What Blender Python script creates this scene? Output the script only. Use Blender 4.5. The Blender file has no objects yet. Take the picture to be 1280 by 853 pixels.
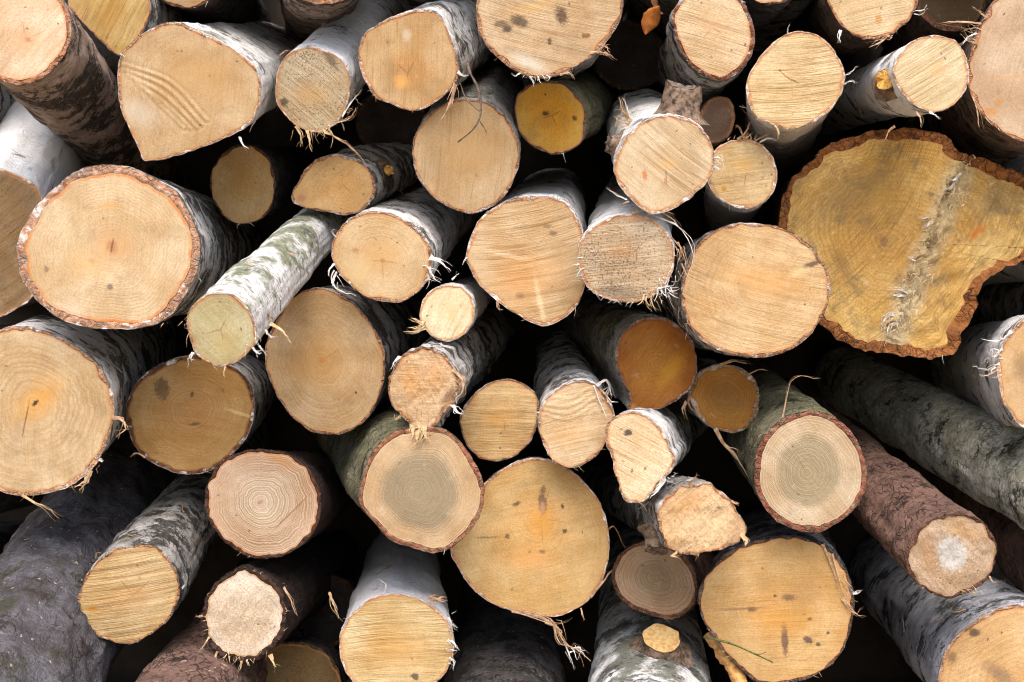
import bpy, math, random
import numpy as np
from mathutils import Vector

# ------------------------------------------------------------------ camera, sky, sun, exposure
SC = bpy.context.scene
COL = SC.collection
D = 1.6                    # camera to the plane of the cut ends (m)
K = 1.6 / 1280.0           # metres per photo pixel in that plane
ZC = 0.75                  # camera height
LOGLEN = 0.95

cam_d = bpy.data.cameras.new('camera')
cam_d.sensor_width = 36.0
cam_d.lens = 36.0
cam_d.clip_start = 0.05
cam_d.clip_end = 500.0
cam_d.dof.use_dof = True
cam_d.dof.focus_distance = D - 0.03
cam_d.dof.aperture_fstop = 7.0
cam = bpy.data.objects.new('camera', cam_d)
cam.location = (0, -D, ZC)
cam.rotation_euler = (math.radians(90), 0, 0)
COL.objects.link(cam)
SC.camera = cam

SUN_EL, SUN_ROT = 61.0, 180.0
world = bpy.data.worlds.new('World')
SC.world = world
world.use_nodes = True
wn = world.node_tree.nodes
wl = world.node_tree.links
bg = wn['Background']
sky = wn.new('ShaderNodeTexSky')
sky.sky_type = 'NISHITA'
sky.sun_disc = False
sky.sun_elevation = math.radians(SUN_EL)
sky.sun_rotation = math.radians(SUN_ROT)
sky.dust_density = 4.0
sky.air_density = 1.0
sky.ozone_density = 0.6
wl.new(sky.outputs[0], bg.inputs[0])
bg.inputs[1].default_value = 0.125

sun_d = bpy.data.lights.new('sun', 'SUN')
sun_d.energy = 1.5
sun_d.angle = math.radians(55)
sun_d.color = (1.0, 0.985, 0.955)
sun = bpy.data.objects.new('sun', sun_d)
sun.location = (0, -6, 8)
_e = math.radians(SUN_EL)
sun_dir = Vector((0.12 * math.cos(_e), -math.cos(_e), math.sin(_e))).normalized()
sun.rotation_euler = sun_dir.to_track_quat('Z', 'Y').to_euler()
COL.objects.link(sun)

vs = SC.view_settings
vs.view_transform = 'Standard'
vs.look = 'None'
vs.exposure = 1.5
vs.gamma = 1.0
vs.use_curve_mapping = False
SC.render.engine = 'CYCLES'
SC.cycles.filter_width = 1.05
SC.cycles.max_bounces = 6
SC.cycles.diffuse_bounces = 3
SC.cycles.glossy_bounces = 2

# ------------------------------------------------------------------ small helpers
def S(r, g, b, f=1.0):
    def l(c):
        c /= 255.0
        return c / 12.92 if c <= 0.04045 else ((c + 0.055) / 1.055) ** 2.4
    return (l(r) * f, l(g) * f, l(b) * f, 1.0)

def ray(u, v):
    return np.array([(u - 640.0) * K, D, -(v - 426.5) * K])

CAM = np.array([0.0, -D, ZC])

def at(u, v, y):
    return CAM + ray(u, v) * ((D + y) / D)

def lattice_noise(P, seed):
    P = np.asarray(P, float)
    i = np.floor(P).astype(np.int64)
    f = P - i
    f = f * f * (3 - 2 * f)
    out = np.zeros(P.shape[:-1])
    for dx in (0, 1):
        for dy in (0, 1):
            for dz in (0, 1):
                h = (i[..., 0] + dx) * 374761393 + (i[..., 1] + dy) * 668265263 + (i[..., 2] + dz) * 2147483647 + seed * 974711
                h = (h ^ (h >> 13)) * 1274126177
                h = (h ^ (h >> 16)) & 0xFFFF
                w = (f[..., 0] if dx else 1 - f[..., 0]) * (f[..., 1] if dy else 1 - f[..., 1]) * (f[..., 2] if dz else 1 - f[..., 2])
                out += w * (h / 32767.5 - 1.0)
    return out

def fbm(P, seed, octaves=3):
    P = np.asarray(P, float)
    r = 0
    a = 1.0
    for o in range(octaves):
        r = r + a * lattice_noise(P * (2.03 ** o) + 17.3 * o, seed + 31 * o)
        a *= 0.5
    return r

def mesh_from(name, verts, quads, attrs=None, tris=None, smooth=True):
    me = bpy.data.meshes.new(name)
    verts = np.asarray(verts, np.float32)
    quads = np.asarray(quads, np.int32).reshape(-1, 4)
    tris = np.asarray(tris if tris is not None else [], np.int32).reshape(-1, 3)
    nl = quads.size + tris.size
    me.vertices.add(len(verts))
    me.vertices.foreach_set('co', verts.ravel())
    me.loops.add(nl)
    me.loops.foreach_set('vertex_index', np.concatenate([quads.ravel(), tris.ravel()]).astype(np.int32))
    npoly = len(quads) + len(tris)
    me.polygons.add(npoly)
    st = np.concatenate([np.arange(len(quads)) * 4, quads.size + np.arange(len(tris)) * 3]).astype(np.int32)
    me.polygons.foreach_set('loop_start', st)
    me.polygons.foreach_set('use_smooth', np.full(npoly, smooth))
    me.update(calc_edges=True)
    if attrs:
        for k, a in attrs.items():
            a = np.asarray(a, np.float32)
            if a.ndim == 2:
                at_ = me.attributes.new(k, 'FLOAT_VECTOR', 'POINT')
                at_.data.foreach_set('vector', a.ravel())
            else:
                at_ = me.attributes.new(k, 'FLOAT', 'POINT')
                at_.data.foreach_set('value', a)
    me.validate()
    return me

def link(name, me, mat, parent=None, loc=None):
    o = bpy.data.objects.new(name, me)
    COL.objects.link(o)
    if mat is not None and (not me.materials):
        me.materials.append(mat)
    if parent is not None:
        o.parent = parent
    if loc is not None:
        o.location = loc
    return o

# ------------------------------------------------------------------ node helpers
class NT:
    def __init__(self, tree):
        self.t = tree
    def node(self, typ, **kw):
        n = self.t.nodes.new(typ)
        for k, v in kw.items():
            setattr(n, k, v)
        return n
    def put(self, sock, v):
        if v is None:
            return
        if isinstance(v, bpy.types.NodeSocket):
            self.t.links.new(v, sock)
        else:
            sock.default_value = v
    def m(self, op, a, b=None, c=None, clamp=False):
        n = self.node('ShaderNodeMath', operation=op, use_clamp=clamp)
        self.put(n.inputs[0], a); self.put(n.inputs[1], b); self.put(n.inputs[2], c)
        return n.outputs[0]
    def vm(self, op, a, b=None):
        n = self.node('ShaderNodeVectorMath', operation=op)
        self.put(n.inputs[0], a); self.put(n.inputs[1], b)
        return n.outputs['Value'] if op in ('LENGTH', 'DOT_PRODUCT') else n.outputs[0]
    def mix(self, fac, a, b, blend='MIX'):
        n = self.node('ShaderNodeMix', data_type='RGBA', blend_type=blend)
        self.put(n.inputs['Factor'], fac)
        self.put(n.inputs[6], a); self.put(n.inputs[7], b)
        return n.outputs[2]
    def noise(self, vec, scale, detail=2.0, rough=0.5, dist=0.0):
        n = self.node('ShaderNodeTexNoise', noise_dimensions='3D')
        self.put(n.inputs['Vector'], vec); self.put(n.inputs['Scale'], scale)
        n.inputs['Detail'].default_value = detail
        n.inputs['Roughness'].default_value = rough
        n.inputs['Distortion'].default_value = dist
        return n.outputs[0]
    def noise1(self, w, detail=1.0):
        n = self.node('ShaderNodeTexNoise', noise_dimensions='1D')
        self.put(n.inputs['W'], w); n.inputs['Scale'].default_value = 1.0
        n.inputs['Detail'].default_value = detail
        return n.outputs[0]
    def mr(self, v, a, b, c=0.0, d=1.0, smooth=True):
        n = self.node('ShaderNodeMapRange', interpolation_type='SMOOTHSTEP' if smooth else 'LINEAR')
        self.put(n.inputs[0], v); self.put(n.inputs[1], a); self.put(n.inputs[2], b)
        self.put(n.inputs[3], c); self.put(n.inputs[4], d)
        return n.outputs[0]
    def xyz(self, x, y, z):
        n = self.node('ShaderNodeCombineXYZ')
        self.put(n.inputs[0], x); self.put(n.inputs[1], y); self.put(n.inputs[2], z)
        return n.outputs[0]
    def sep(self, v):
        n = self.node('ShaderNodeSeparateXYZ'); self.put(n.inputs[0], v)
        return n.outputs
    def attr(self, name):
        return self.node('ShaderNodeAttribute', attribute_name=name)

def new_group(name, ins, outs):
    g = bpy.data.node_groups.new(name, 'ShaderNodeTree')
    for n, t, d in ins:
        s = g.interface.new_socket(n, in_out='INPUT', socket_type=t)
        if d is not None:
            s.default_value = d
    for n, t in outs:
        g.interface.new_socket(n, in_out='OUTPUT', socket_type=t)
    T = NT(g)
    gi = T.node('NodeGroupInput')
    go = T.node('NodeGroupOutput')
    return g, T, gi.outputs, go.inputs

FL, CO, VE = 'NodeSocketFloat', 'NodeSocketColor', 'NodeSocketVector'

# ---- end grain
FACE_IN = [('c1', CO, None), ('c2', CO, None), ('heart_col', CO, None), ('heart_r', FL, 0.3), ('heart_soft', FL, 0.6), ('heart_amt', FL, 0.3),
           ('radius', FL, 0.09), ('ring_f', FL, 180.0), ('ring_amt', FL, 0.3), ('ring_dist', FL, 1.0),
           ('saw_ang', FL, 0.0), ('saw_amt', FL, 0.4), ('saw_curve', FL, 0.0), ('saw_f', FL, 260.0),
           ('speck', FL, 0.1), ('dirt', FL, 0.1), ('edge_col', CO, None), ('edge_w', FL, 0.003), ('fuzz', FL, 0.3), ('seed', FL, 0.0)]
fg, T, I, O = new_group('end_grain', FACE_IN, [('Color', CO), ('Height', FL), ('Vector', VE), ('Wob', VE)])
fc = T.attr('fc').outputs['Vector']
edge = T.attr('edge').outputs['Fac']
x, y, t = T.sep(fc)
pos = T.xyz(x, y, I['seed'])
big = T.noise(pos, 16.0, 3.0)
mid = T.noise(pos, 60.0, 2.0, 0.6)
fine = T.noise(pos, 360.0, 4.0, 0.8)
big2 = T.noise(T.vm('ADD', pos, (3.1, 7.7, 2.0)), 9.0, 2.0)
# growth rings
warp = T.m('MULTIPLY', T.m('SUBTRACT', big, 0.5), T.m('MULTIPLY', I['ring_dist'], 0.010))
warp2 = T.m('MULTIPLY', T.m('SUBTRACT', mid, 0.5), T.m('MULTIPLY', I['ring_dist'], 0.0012))
rc = T.m('ADD', T.m('ADD', T.m('MULTIPLY', t, I['radius']), warp), warp2)
rw = T.m('ADD', T.m('MULTIPLY', rc, I['ring_f']), T.m('MULTIPLY', I['seed'], 13.7))
rn = T.noise1(rw, 1.6)
ring = T.mr(rn, 0.40, 0.62)
ringpatch = T.mr(big2, 0.3, 0.62, 0.5, 1.2)
ringv = T.m('MULTIPLY', ring, T.m('MULTIPLY', ringpatch, I['ring_amt']))
# saw marks
ca, sa = T.m('COSINE', I['saw_ang']), T.m('SINE', I['saw_ang'])
wv = T.m('ADD', T.m('MULTIPLY', T.m('MULTIPLY', x, sa), -1.0), T.m('MULTIPLY', y, ca))
ov = T.m('ADD', T.m('MULTIPLY', x, ca), T.m('MULTIPLY', y, sa))
wv = T.m('ADD', wv, T.m('MULTIPLY', T.m('MULTIPLY', ov, ov), I['saw_curve']))
sv = T.xyz(T.m('MULTIPLY', wv, I['saw_f']), T.m('MULTIPLY', ov, 9.0), I['seed'])
sn = T.noise(sv, 1.0, 3.5, 0.62)
sn2 = T.noise(T.vm('MULTIPLY', sv, (3.1, 3.0, 1.0)), 1.0, 2.0, 0.6)
sawpatch = T.mr(T.noise(T.vm('ADD', pos, (9.0, 1.0, 4.0)), 13.0, 2.0), 0.28, 0.6, 0.3, 1.0)
saw = T.m('MULTIPLY', T.m('MULTIPLY', T.m('SUBTRACT', T.m('ADD', T.m('MULTIPLY', sn, 0.6), T.m('MULTIPLY', sn2, 0.4)), 0.5), 3.4),
          T.m('MULTIPLY', sawpatch, I['saw_amt']))
# colour
col = T.mix(T.mr(big, 0.33, 0.68), I['c1'], I['c2'])
mott = T.mr(T.noise(T.vm('ADD', pos, (1.0, 4.0, 8.0)), 44.0, 6.0, 0.75), 0.40, 0.7)
col = T.mix(T.m('MULTIPLY', mott, 0.5), col, I['c2'])
hd = T.m('ADD', t, T.m('MULTIPLY', T.m('SUBTRACT', T.noise(pos, 22.0, 3.0), 0.5), T.m('ADD', T.m('MULTIPLY', I['heart_soft'], 0.55), 0.12)))
hlo = T.m('MULTIPLY', I['heart_r'], T.m('SUBTRACT', 1.0, I['heart_soft']))
hhi = T.m('MULTIPLY', I['heart_r'], T.m('ADD', 1.0, I['heart_soft']))
heart = T.m('SUBTRACT', 1.0, T.mr(hd, hlo, hhi))
col = T.mix(T.m('MULTIPLY', heart, I['heart_amt']), col, I['heart_col'])
dark = T.mix(1.0, col, (0.66, 0.54, 0.40, 1.0), 'MULTIPLY')
col = T.mix(T.m('MULTIPLY', ringv, 1.25, clamp=True), col, dark)
sd = T.m('MULTIPLY', saw, -1.0, clamp=True)
col = T.mix(T.m('MULTIPLY', sd, 2.7, clamp=True), col, dark)
sl = T.m('MULTIPLY', saw, 1.5, clamp=True)
lightc = T.mix(1.0, col, (1.22, 1.22, 1.25, 1.0), 'MULTIPLY')
col = T.mix(sl, col, lightc)
col = T.mix(T.m('MULTIPLY', T.mr(fine, 0.45, 0.62), T.m('ADD', 0.34, T.m('MULTIPLY', I['fuzz'], 0.55))), col, dark)
# pale furry fibres / dried sap
pal = T.mr(T.noise(T.vm('ADD', pos, (5.0, 2.0, 1.0)), 48.0, 5.0, 0.7), 0.6, 0.78)
col = T.mix(T.m('MULTIPLY', pal, T.m('MULTIPLY', I['fuzz'], 0.55)), col, (0.86, 0.74, 0.56, 1.0))
# grey dirt film with shape of its own
dm = T.mr(T.noise(T.vm('ADD', pos, (2.0, 8.0, 3.0)), 26.0, 6.0, 0.72), 0.46, 0.74)
col = T.mix(T.m('MULTIPLY', dm, I['dirt']), col, S(96, 82, 62))
# specks
s1 = T.noise(T.vm('ADD', pos, (4.0, 3.0, 9.0)), 300.0, 4.0, 0.7)
sm = T.noise(T.vm('ADD', pos, (7.0, 3.0, 2.0)), 24.0, 4.0, 0.65)
th = T.m('SUBTRACT', 0.735, T.m('MULTIPLY', I['speck'], T.m('ADD', 0.01, T.m('MULTIPLY', sm, 0.28))))
sp = T.mr(s1, T.m('SUBTRACT', th, 0.02), T.m('ADD', th, 0.08))
col = T.mix(T.m('MULTIPLY', sp, 0.72), col, S(66, 50, 36))
# cambium
en = T.m('ADD', edge, T.m('MULTIPLY', T.m('SUBTRACT', T.noise(pos, 190.0, 3.0, 0.6), 0.5), 0.004))
ef = T.m('SUBTRACT', 1.0, T.mr(en, T.m('MULTIPLY', I['edge_w'], 0.45), I['edge_w']))
emask = T.mr(T.noise(T.vm('ADD', pos, (6.0, 6.0, 1.0)), 38.0, 4.0, 0.65), 0.36, 0.62, 0.2, 1.0)
col = T.mix(T.m('MULTIPLY', ef, T.m('MULTIPLY', emask, 0.85)), col, I['edge_col'])
h = T.m('ADD', T.m('MULTIPLY', saw, 0.9), T.m('MULTIPLY', fine, T.m('ADD', 0.16, I['fuzz'])))
h = T.m('SUBTRACT', h, T.m('MULTIPLY', ringv, 0.35))
wobn = T.node('ShaderNodeTexNoise'); T.put(wobn.inputs['Vector'], pos); wobn.inputs['Scale'].default_value = 190.0; wobn.inputs['Detail'].default_value = 5.0; wobn.inputs['Roughness'].default_value = 0.7
T.put(O['Wob'], wobn.outputs['Color'])
T.put(O['Color'], col); T.put(O['Height'], h); T.put(O['Vector'], pos)

# ---- a mark on the end grain (knot, stain, crack)
MARK_IN = [('Color', CO, None), ('Vector', VE, None), ('Wob', VE, None), ('px', FL, 0), ('py', FL, 0), ('ang', FL, 0), ('rx', FL, 0.01), ('ry', FL, 0.01), ('soft', FL, 0.3), ('amt', FL, 1), ('mark', CO, None)]
mg, T, I, O = new_group('wood_mark', MARK_IN, [('Color', CO)])
x, y, z = T.sep(I['Vector'])
wob, wob2, _w = T.sep(I['Wob'])
x = T.m('SUBTRACT', x, I['px']); y = T.m('SUBTRACT', y, I['py'])
ca, sa = T.m('COSINE', I['ang']), T.m('SINE', I['ang'])
a = T.m('ADD', T.m('MULTIPLY', x, ca), T.m('MULTIPLY', y, sa))
b = T.m('SUBTRACT', T.m('MULTIPLY', y, ca), T.m('MULTIPLY', x, sa))
a = T.m('ADD', T.m('DIVIDE', a, I['rx']), T.m('MULTIPLY', T.m('SUBTRACT', wob, 0.5), 1.9))
b = T.m('ADD', T.m('DIVIDE', b, I['ry']), T.m('MULTIPLY', T.m('SUBTRACT', wob2, 0.5), 1.9))
d = T.m('SQRT', T.m('ADD', T.m('MULTIPLY', a, a), T.m('MULTIPLY', b, b)))
f = T.m('SUBTRACT', 1.0, T.mr(d, T.m('SUBTRACT', 1.0, I['soft']), T.m('ADD', 1.0, I['soft'])))
T.put(O['Color'], T.mix(T.m('MULTIPLY', f, I['amt']), I['Color'], I['mark']))

# ---- bark
BARK_IN = [('base', CO, None), ('tint', CO, None), ('patch', CO, None), ('green', CO, None), ('rim', CO, None),
           ('patch_amt', FL, 0.3), ('lent_amt', FL, 0.4), ('green_amt', FL, 0.2), ('fleck', FL, 0.2), ('grain', FL, 0.3), ('crack', FL, 0.0), ('seed', FL, 0.0)]
bgp, T, I, O = new_group('bark_skin', BARK_IN, [('Color', CO), ('Height', FL)])
bc = T.attr('bc').outputs['Vector']
rimf = T.attr('rim').outputs['Fac']
x, y, s = T.sep(bc)
sd_ = I['seed']
pos = T.vm('ADD', bc, T.xyz(sd_, T.m('MULTIPLY', sd_, 1.7), T.m('MULTIPLY', sd_, 0.6)))
ring = T.vm('MULTIPLY', pos, (1.0, 1.0, 9.0))      # features long around the trunk
ring3 = T.vm('MULTIPLY', pos, (1.0, 1.0, 1.7))
n_t = T.noise(ring3, 15.0, 4.0, 0.6)
col = T.mix(T.mr(n_t, 0.36, 0.68), I['base'], I['tint'])
n_f = T.noise(ring, 44.0, 6.0, 0.75)
col = T.mix(T.m('MULTIPLY', T.mr(n_f, 0.44, 0.6), 0.6), col, I['tint'])
n_p = T.noise(T.vm('ADD', ring3, (8.0, 3.0, 1.0)), 14.0, 7.0, 0.74)
pth = T.m('SUBTRACT', 0.74, T.m('MULTIPLY', I['patch_amt'], 0.42))
pf = T.mr(n_p, pth, T.m('ADD', pth, 0.05))
n_l = T.noise(T.vm('ADD', ring, (2.0, 5.0, 3.0)), 62.0, 3.0, 0.6)
lth = T.m('SUBTRACT', 0.71, T.m('MULTIPLY', I['lent_amt'], 0.2))
lf = T.mr(n_l, lth, T.m('ADD', lth, 0.05))
n_g = T.noise(T.vm('ADD', pos, (1.0, 9.0, 6.0)), 17.0, 6.0, 0.7)
nz = T.sep(T.node('ShaderNodeNewGeometry').outputs['Normal'])[2]
gth = T.m('SUBTRACT', 0.68, T.m('MULTIPLY', I['green_amt'], T.m('ADD', 0.16, T.m('MULTIPLY', nz, 0.16))))
gf = T.mr(n_g, gth, T.m('ADD', gth, 0.14))
n_k = T.noise(T.vm('ADD', ring3, (4.0, 2.0, 6.0)), 95.0, 5.0, 0.75)
col = T.mix(T.m('MULTIPLY', T.mr(n_k, 0.42, 0.7), T.m('MULTIPLY', I['grain'], 0.9)), col, I['patch'])
col = T.mix(T.m('MULTIPLY', gf, 0.85), col, T.mix(T.mr(n_k, 0.35, 0.7), I['green'], I['patch']))
col = T.mix(T.m('MULTIPLY', lf, 0.75), col, I['patch'])
col = T.mix(T.m('MULTIPLY', pf, 0.92), col, T.mix(T.mr(n_k, 0.4, 0.72), I['patch'], T.mix(0.35, I['patch'], I['tint'])))
n_s = T.noise(T.vm('ADD', ring3, (14.0, 12.0, 6.0)), 70.0, 3.0, 0.6)
fth = T.m('SUBTRACT', 0.74, T.m('MULTIPLY', I['fleck'], 0.2))
col = T.mix(T.mr(n_s, fth, T.m('ADD', fth, 0.05)), col, S(196, 176, 156))
vn = T.node('ShaderNodeTexVoronoi', feature='DISTANCE_TO_EDGE')
wv_ = T.node('ShaderNodeTexNoise'); T.put(wv_.inputs['Vector'], pos); wv_.inputs['Scale'].default_value = 70.0; wv_.inputs['Detail'].default_value = 3.0
T.put(vn.inputs['Vector'], T.vm('ADD', T.vm('MULTIPLY', pos, (1.0, 1.0, 0.55)), T.vm('MULTIPLY', wv_.outputs['Color'], (0.018, 0.018, 0.018)))); vn.inputs['Scale'].default_value = 75.0
ck = T.m('MULTIPLY', T.m('SUBTRACT', 1.0, T.mr(vn.outputs['Distance'], 0.0, 0.10)), I['crack'])
ckm = T.m('MULTIPLY', ck, T.mr(n_p, 0.40, 0.56))
col = T.mix(T.m('MULTIPLY', ckm, 0.85), col, T.mix(0.5, I['patch'], (0.01, 0.008, 0.007, 1.0)))
rimc = T.mix(T.mr(n_k, 0.36, 0.66), I['rim'], T.mix(1.0, I['rim'], (0.55, 0.48, 0.43, 1.0), 'MULTIPLY'))
col = T.mix(T.m('MULTIPLY', rimf, T.mr(n_s, 0.34, 0.5, 0.35, 1.0)), col, rimc)
h = T.m('ADD', T.m('MULTIPLY', n_k, T.m('ADD', 0.7, T.m('MULTIPLY', I['grain'], 2.2))), T.m('MULTIPLY', pf, 0.6))
h = T.m('ADD', h, T.m('MULTIPLY', n_f, 1.3))
h = T.m('SUBTRACT', h, T.m('MULTIPLY', ckm, 1.6))
T.put(O['Color'], col); T.put(O['Height'], h)

def shade(mat, group, vals, rough, bump, dist, marks=()):
    mat.use_nodes = True
    t = NT(mat.node_tree)
    bsdf = mat.node_tree.nodes['Principled BSDF']
    g = t.node('ShaderNodeGroup'); g.node_tree = group
    for k, v in vals.items():
        g.inputs[k].default_value = v
    c = g.outputs['Color']
    for mk in marks:
        q = t.node('ShaderNodeGroup'); q.node_tree = mg
        t.put(q.inputs['Color'], c); t.put(q.inputs['Vector'], g.outputs['Vector']); t.put(q.inputs['Wob'], g.outputs['Wob'])
        for k, v in mk.items():
            q.inputs[k].default_value = v
        c = q.outputs['Color']
    t.put(bsdf.inputs['Base Color'], c)
    bsdf.inputs['Roughness'].default_value = rough
    bsdf.inputs['Specular IOR Level'].default_value = 0.22
    bm = t.node('ShaderNodeBump')
    bm.inputs['Strength'].default_value = bump
    bm.inputs['Distance'].default_value = dist
    t.put(bm.inputs['Height'], g.outputs['Height'])
    t.put(bsdf.inputs['Normal'], bm.outputs[0])
    return mat

def plain(name, c1, c2, scale=60.0, rough=0.8, bump=0.3):
    mat = bpy.data.materials.new(name)
    mat.use_nodes = True
    t = NT(mat.node_tree)
    bsdf = mat.node_tree.nodes['Principled BSDF']
    tc = t.node('ShaderNodeTexCoord').outputs['Object']
    n = t.noise(tc, scale, 5.0, 0.65)
    t.put(bsdf.inputs['Base Color'], t.mix(t.mr(n, 0.35, 0.68), c1, c2))
    bsdf.inputs['Roughness'].default_value = rough
    bsdf.inputs['Specular IOR Level'].default_value = 0.2
    bm = t.node('ShaderNodeBump'); bm.inputs['Strength'].default_value = bump; bm.inputs['Distance'].default_value = 0.002
    t.put(bm.inputs['Height'], n); t.put(bsdf.inputs['Normal'], bm.outputs[0])
    return mat

M_SHRED = {
    'wood': plain('splinter_wood', S(226, 196, 152, .62), S(190, 154, 108, .6), 120),
    'white': plain('paper_bark', S(232, 228, 224, .7), S(190, 176, 162, .7), 90),
    'tan': plain('tan_bast', S(206, 172, 138, .72), S(150, 112, 80, .7), 120),
    'brown': plain('brown_bast', S(150, 106, 72), S(92, 62, 44), 120),
}
M_TWIG = plain('twig_bark', S(120, 104, 92), S(74, 62, 54), 200)
M_TWIGG = plain('green_twig_bark', S(96, 98, 52), S(66, 60, 38), 200)
M_STUB = plain('stub_bark', S(124, 100, 80), S(60, 48, 38), 90, bump=0.7)
M_LEAF = plain('dead_leaf', S(196, 120, 52), S(140, 78, 34), 60)
M_GROUND = plain('trodden_ground', S(164, 148, 122), S(122, 108, 86), 5, bump=0.6)
M_SHADED_SOIL = plain('soil', S(60, 50, 40), S(34, 29, 23), 6, bump=0.8)  # darkened beyond plain soil: shade behind the logs put into the colour

# ------------------------------------------------------------------ bark kinds
WHITE, CREAM = S(242, 241, 241), S(214, 206, 198)
BARKS = {
    'birch':  dict(base=WHITE, tint=CREAM, patch=S(54, 48, 44), green=S(92, 98, 66), rim=S(182, 140, 106), crack=0.35, patch_amt=0.56, lent_amt=0.55, green_amt=0.5, fleck=0.1, grain=0.2),
    'white':  dict(base=S(246, 245, 246), tint=S(224, 219, 215), patch=S(56, 50, 46), green=S(96, 102, 70), rim=S(190, 150, 116), crack=0.12, patch_amt=0.38, lent_amt=0.55, green_amt=0.28, fleck=0.0, grain=0.12),
    'grey':   dict(base=S(212, 208, 204), tint=S(164, 156, 148), patch=S(52, 46, 42), green=S(92, 98, 64), rim=S(168, 126, 94), crack=0.5, patch_amt=0.56, lent_amt=0.5, green_amt=0.5, fleck=0.25, grain=0.42),
    'mossy':  dict(base=S(146, 140, 112), tint=S(110, 106, 82), patch=S(42, 38, 32), green=S(108, 114, 72), rim=S(150, 104, 80), crack=0.6, patch_amt=0.42, lent_amt=0.25, green_amt=0.75, fleck=0.3, grain=0.6),
    'pink':   dict(base=S(188, 164, 148), tint=S(150, 126, 110), patch=S(52, 44, 38), green=S(100, 96, 70), rim=S(178, 128, 96), crack=0.6, patch_amt=0.52, lent_amt=0.5, green_amt=0.1, fleck=0.15, grain=0.35),
    'pine':   dict(base=S(136, 104, 86), tint=S(104, 80, 68), patch=S(52, 38, 34), green=S(100, 84, 62), rim=S(108, 76, 58), crack=0.9, patch_amt=0.40, lent_amt=0.15, green_amt=0.12, fleck=0.25, grain=0.75),
    'dark':   dict(base=S(96, 90, 88), tint=S(66, 60, 58), patch=S(34, 30, 28), green=S(66, 70, 48), rim=S(116, 86, 64), crack=0.9, patch_amt=0.5, lent_amt=0.4, green_amt=0.45, fleck=0.3, grain=0.7),
}

def E(cx, cy, a, b, rot=0.0, n=18, wob=0.025, seed=0):
    r = random.Random(seed * 7 + int(cx * 13 + cy * 7))
    ph = [r.uniform(0, 6.28) for _ in range(3)]
    out = []
    for i in range(n):
        th = 2 * math.pi * i / n
        k = 1 + wob * (math.sin(2 * th + ph[0]) + 0.6 * math.sin(3 * th + ph[1]) + 0.4 * math.sin(5 * th + ph[2]))
        px, py = a * k * math.cos(th), b * k * math.sin(th)
        c, s = math.cos(math.radians(rot)), math.sin(math.radians(rot))
        out.append((cx + px * c - py * s, cy + px * s + py * c))
    return out

# ------------------------------------------------------------------ the logs, traced in photo pixels
LOGS = []
def L(key, label, out, y, ax, bark, c1, name='birch_log', **kw):
    d = dict(key=key, label=label, out=out, y=y, ax=ax, bark=bark, c1=c1, name=name)
    d.update(kw)
    LOGS.append(d)

DK, OR, GR = (62, 44, 32), (196, 120, 40), (120, 104, 92)

L('a1', 'pinkish brown barked log end cut off by the top left corner of the photo', E(21, 37, 66, 69), -0.14, (100, 128), 'pink', (226, 190, 146),
  pith=(33, 50), b=5, saw=(52, .35), ring=.15, marks=[(33, 50, 14, 14, 0, (206, 150, 100), .9, .6), (35, 50, 4, 3, 0, (170, 110, 70), .6, .7)], bp=dict(patch_amt=.6))
L('a2', 'yellow sawn log end wedged between two big birch ends at the top left', [(84, 2), (92, -38), (130, -60), (172, -45), (188, 8), (172, 48), (150, 70), (122, 48), (100, 26)], 0.04, (80, 40), 'grey', (206, 166, 92),
  b=2, saw=(62, .8), ring=.1, marks=[(138, 18, 26, 12, 60, (176, 124, 46), .8, .7)])
L('a3', 'large pale log end with curved saw ridges and a pointed lower corner', [(146, 96), (151, 70), (171, 48), (199, 31), (222, 28), (242, 35), (272, 50), (302, 68), (319, 85), (327, 110), (321, 140), (305, 160), (270, 178), (225, 194), (190, 201), (178, 199), (171, 180), (159, 157), (150, 130)],
  -0.07, (58, -48), 'birch', (216, 178, 124), pith=(252, 98), b=3, saw=(80, .25), ring=.22, ridges=[((152, 80), (212, 102), (258, 150)), ((155, 87), (208, 110), (252, 156)), ((159, 94), (204, 119), (246, 160)), ((170, 104), (202, 127), (238, 161)), ((184, 116), (206, 137), (230, 160))],
  marks=[(250, 95, 40, 34, 0, (208, 158, 94), .9, .5), (172, 140, 14, 24, 70, (222, 208, 186), .8, .45), (230, 76, 20, 5, 30, (186, 140, 84), .7, .4)], bp=dict(green_amt=.6, patch_amt=.42))
L('a4', 'dirt speckled birch log end with torn bark strips hanging below it', [(344, 121), (349, 83), (365, 64), (391, 59), (416, 67), (433, 83), (438, 106), (433, 133), (421, 154), (396, 165), (370, 157), (353, 141)],
  0.0, (66, -84), 'white', (212, 184, 138), b=2, saw=(-40, .6), ring=.15, speck=1.25, dirt=.4, fr=1.2, marks=[(388, 118, 18, 12, 0, (214, 160, 90), .9, .5), (412, 72, 16, 5, -60, DK, .6, .55), (355, 128, 5, 5, 0, DK, .4, .8)])
L('a5', 'orange hearted birch log end with mossy top in the upper row', [(447, 68), (456, 43), (476, 28), (506, 16), (534, 13), (552, 23), (563, 45), (572, 78), (572, 98), (557, 118), (537, 133), (519, 139), (501, 136), (484, 128), (469, 121), (456, 101)],
  -0.04, (58, -42), 'birch', (212, 170, 110), pith=(510, 92), b=3, saw=(88, .5), ring=.14, fr=.6, heart=((206, 140, 62), .42, .8, .6), marks=[(500, 103, 9, 7, 0, (236, 170, 80), .7, .7), (488, 84, 6, 16, 10, (150, 112, 70), .9, .4), (487, 105, 8, 12, 0, (158, 116, 66), .9, .4), (508, 44, 5, 8, 0, (226, 206, 178), .6, .5)], bp=dict(green_amt=.7))
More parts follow.
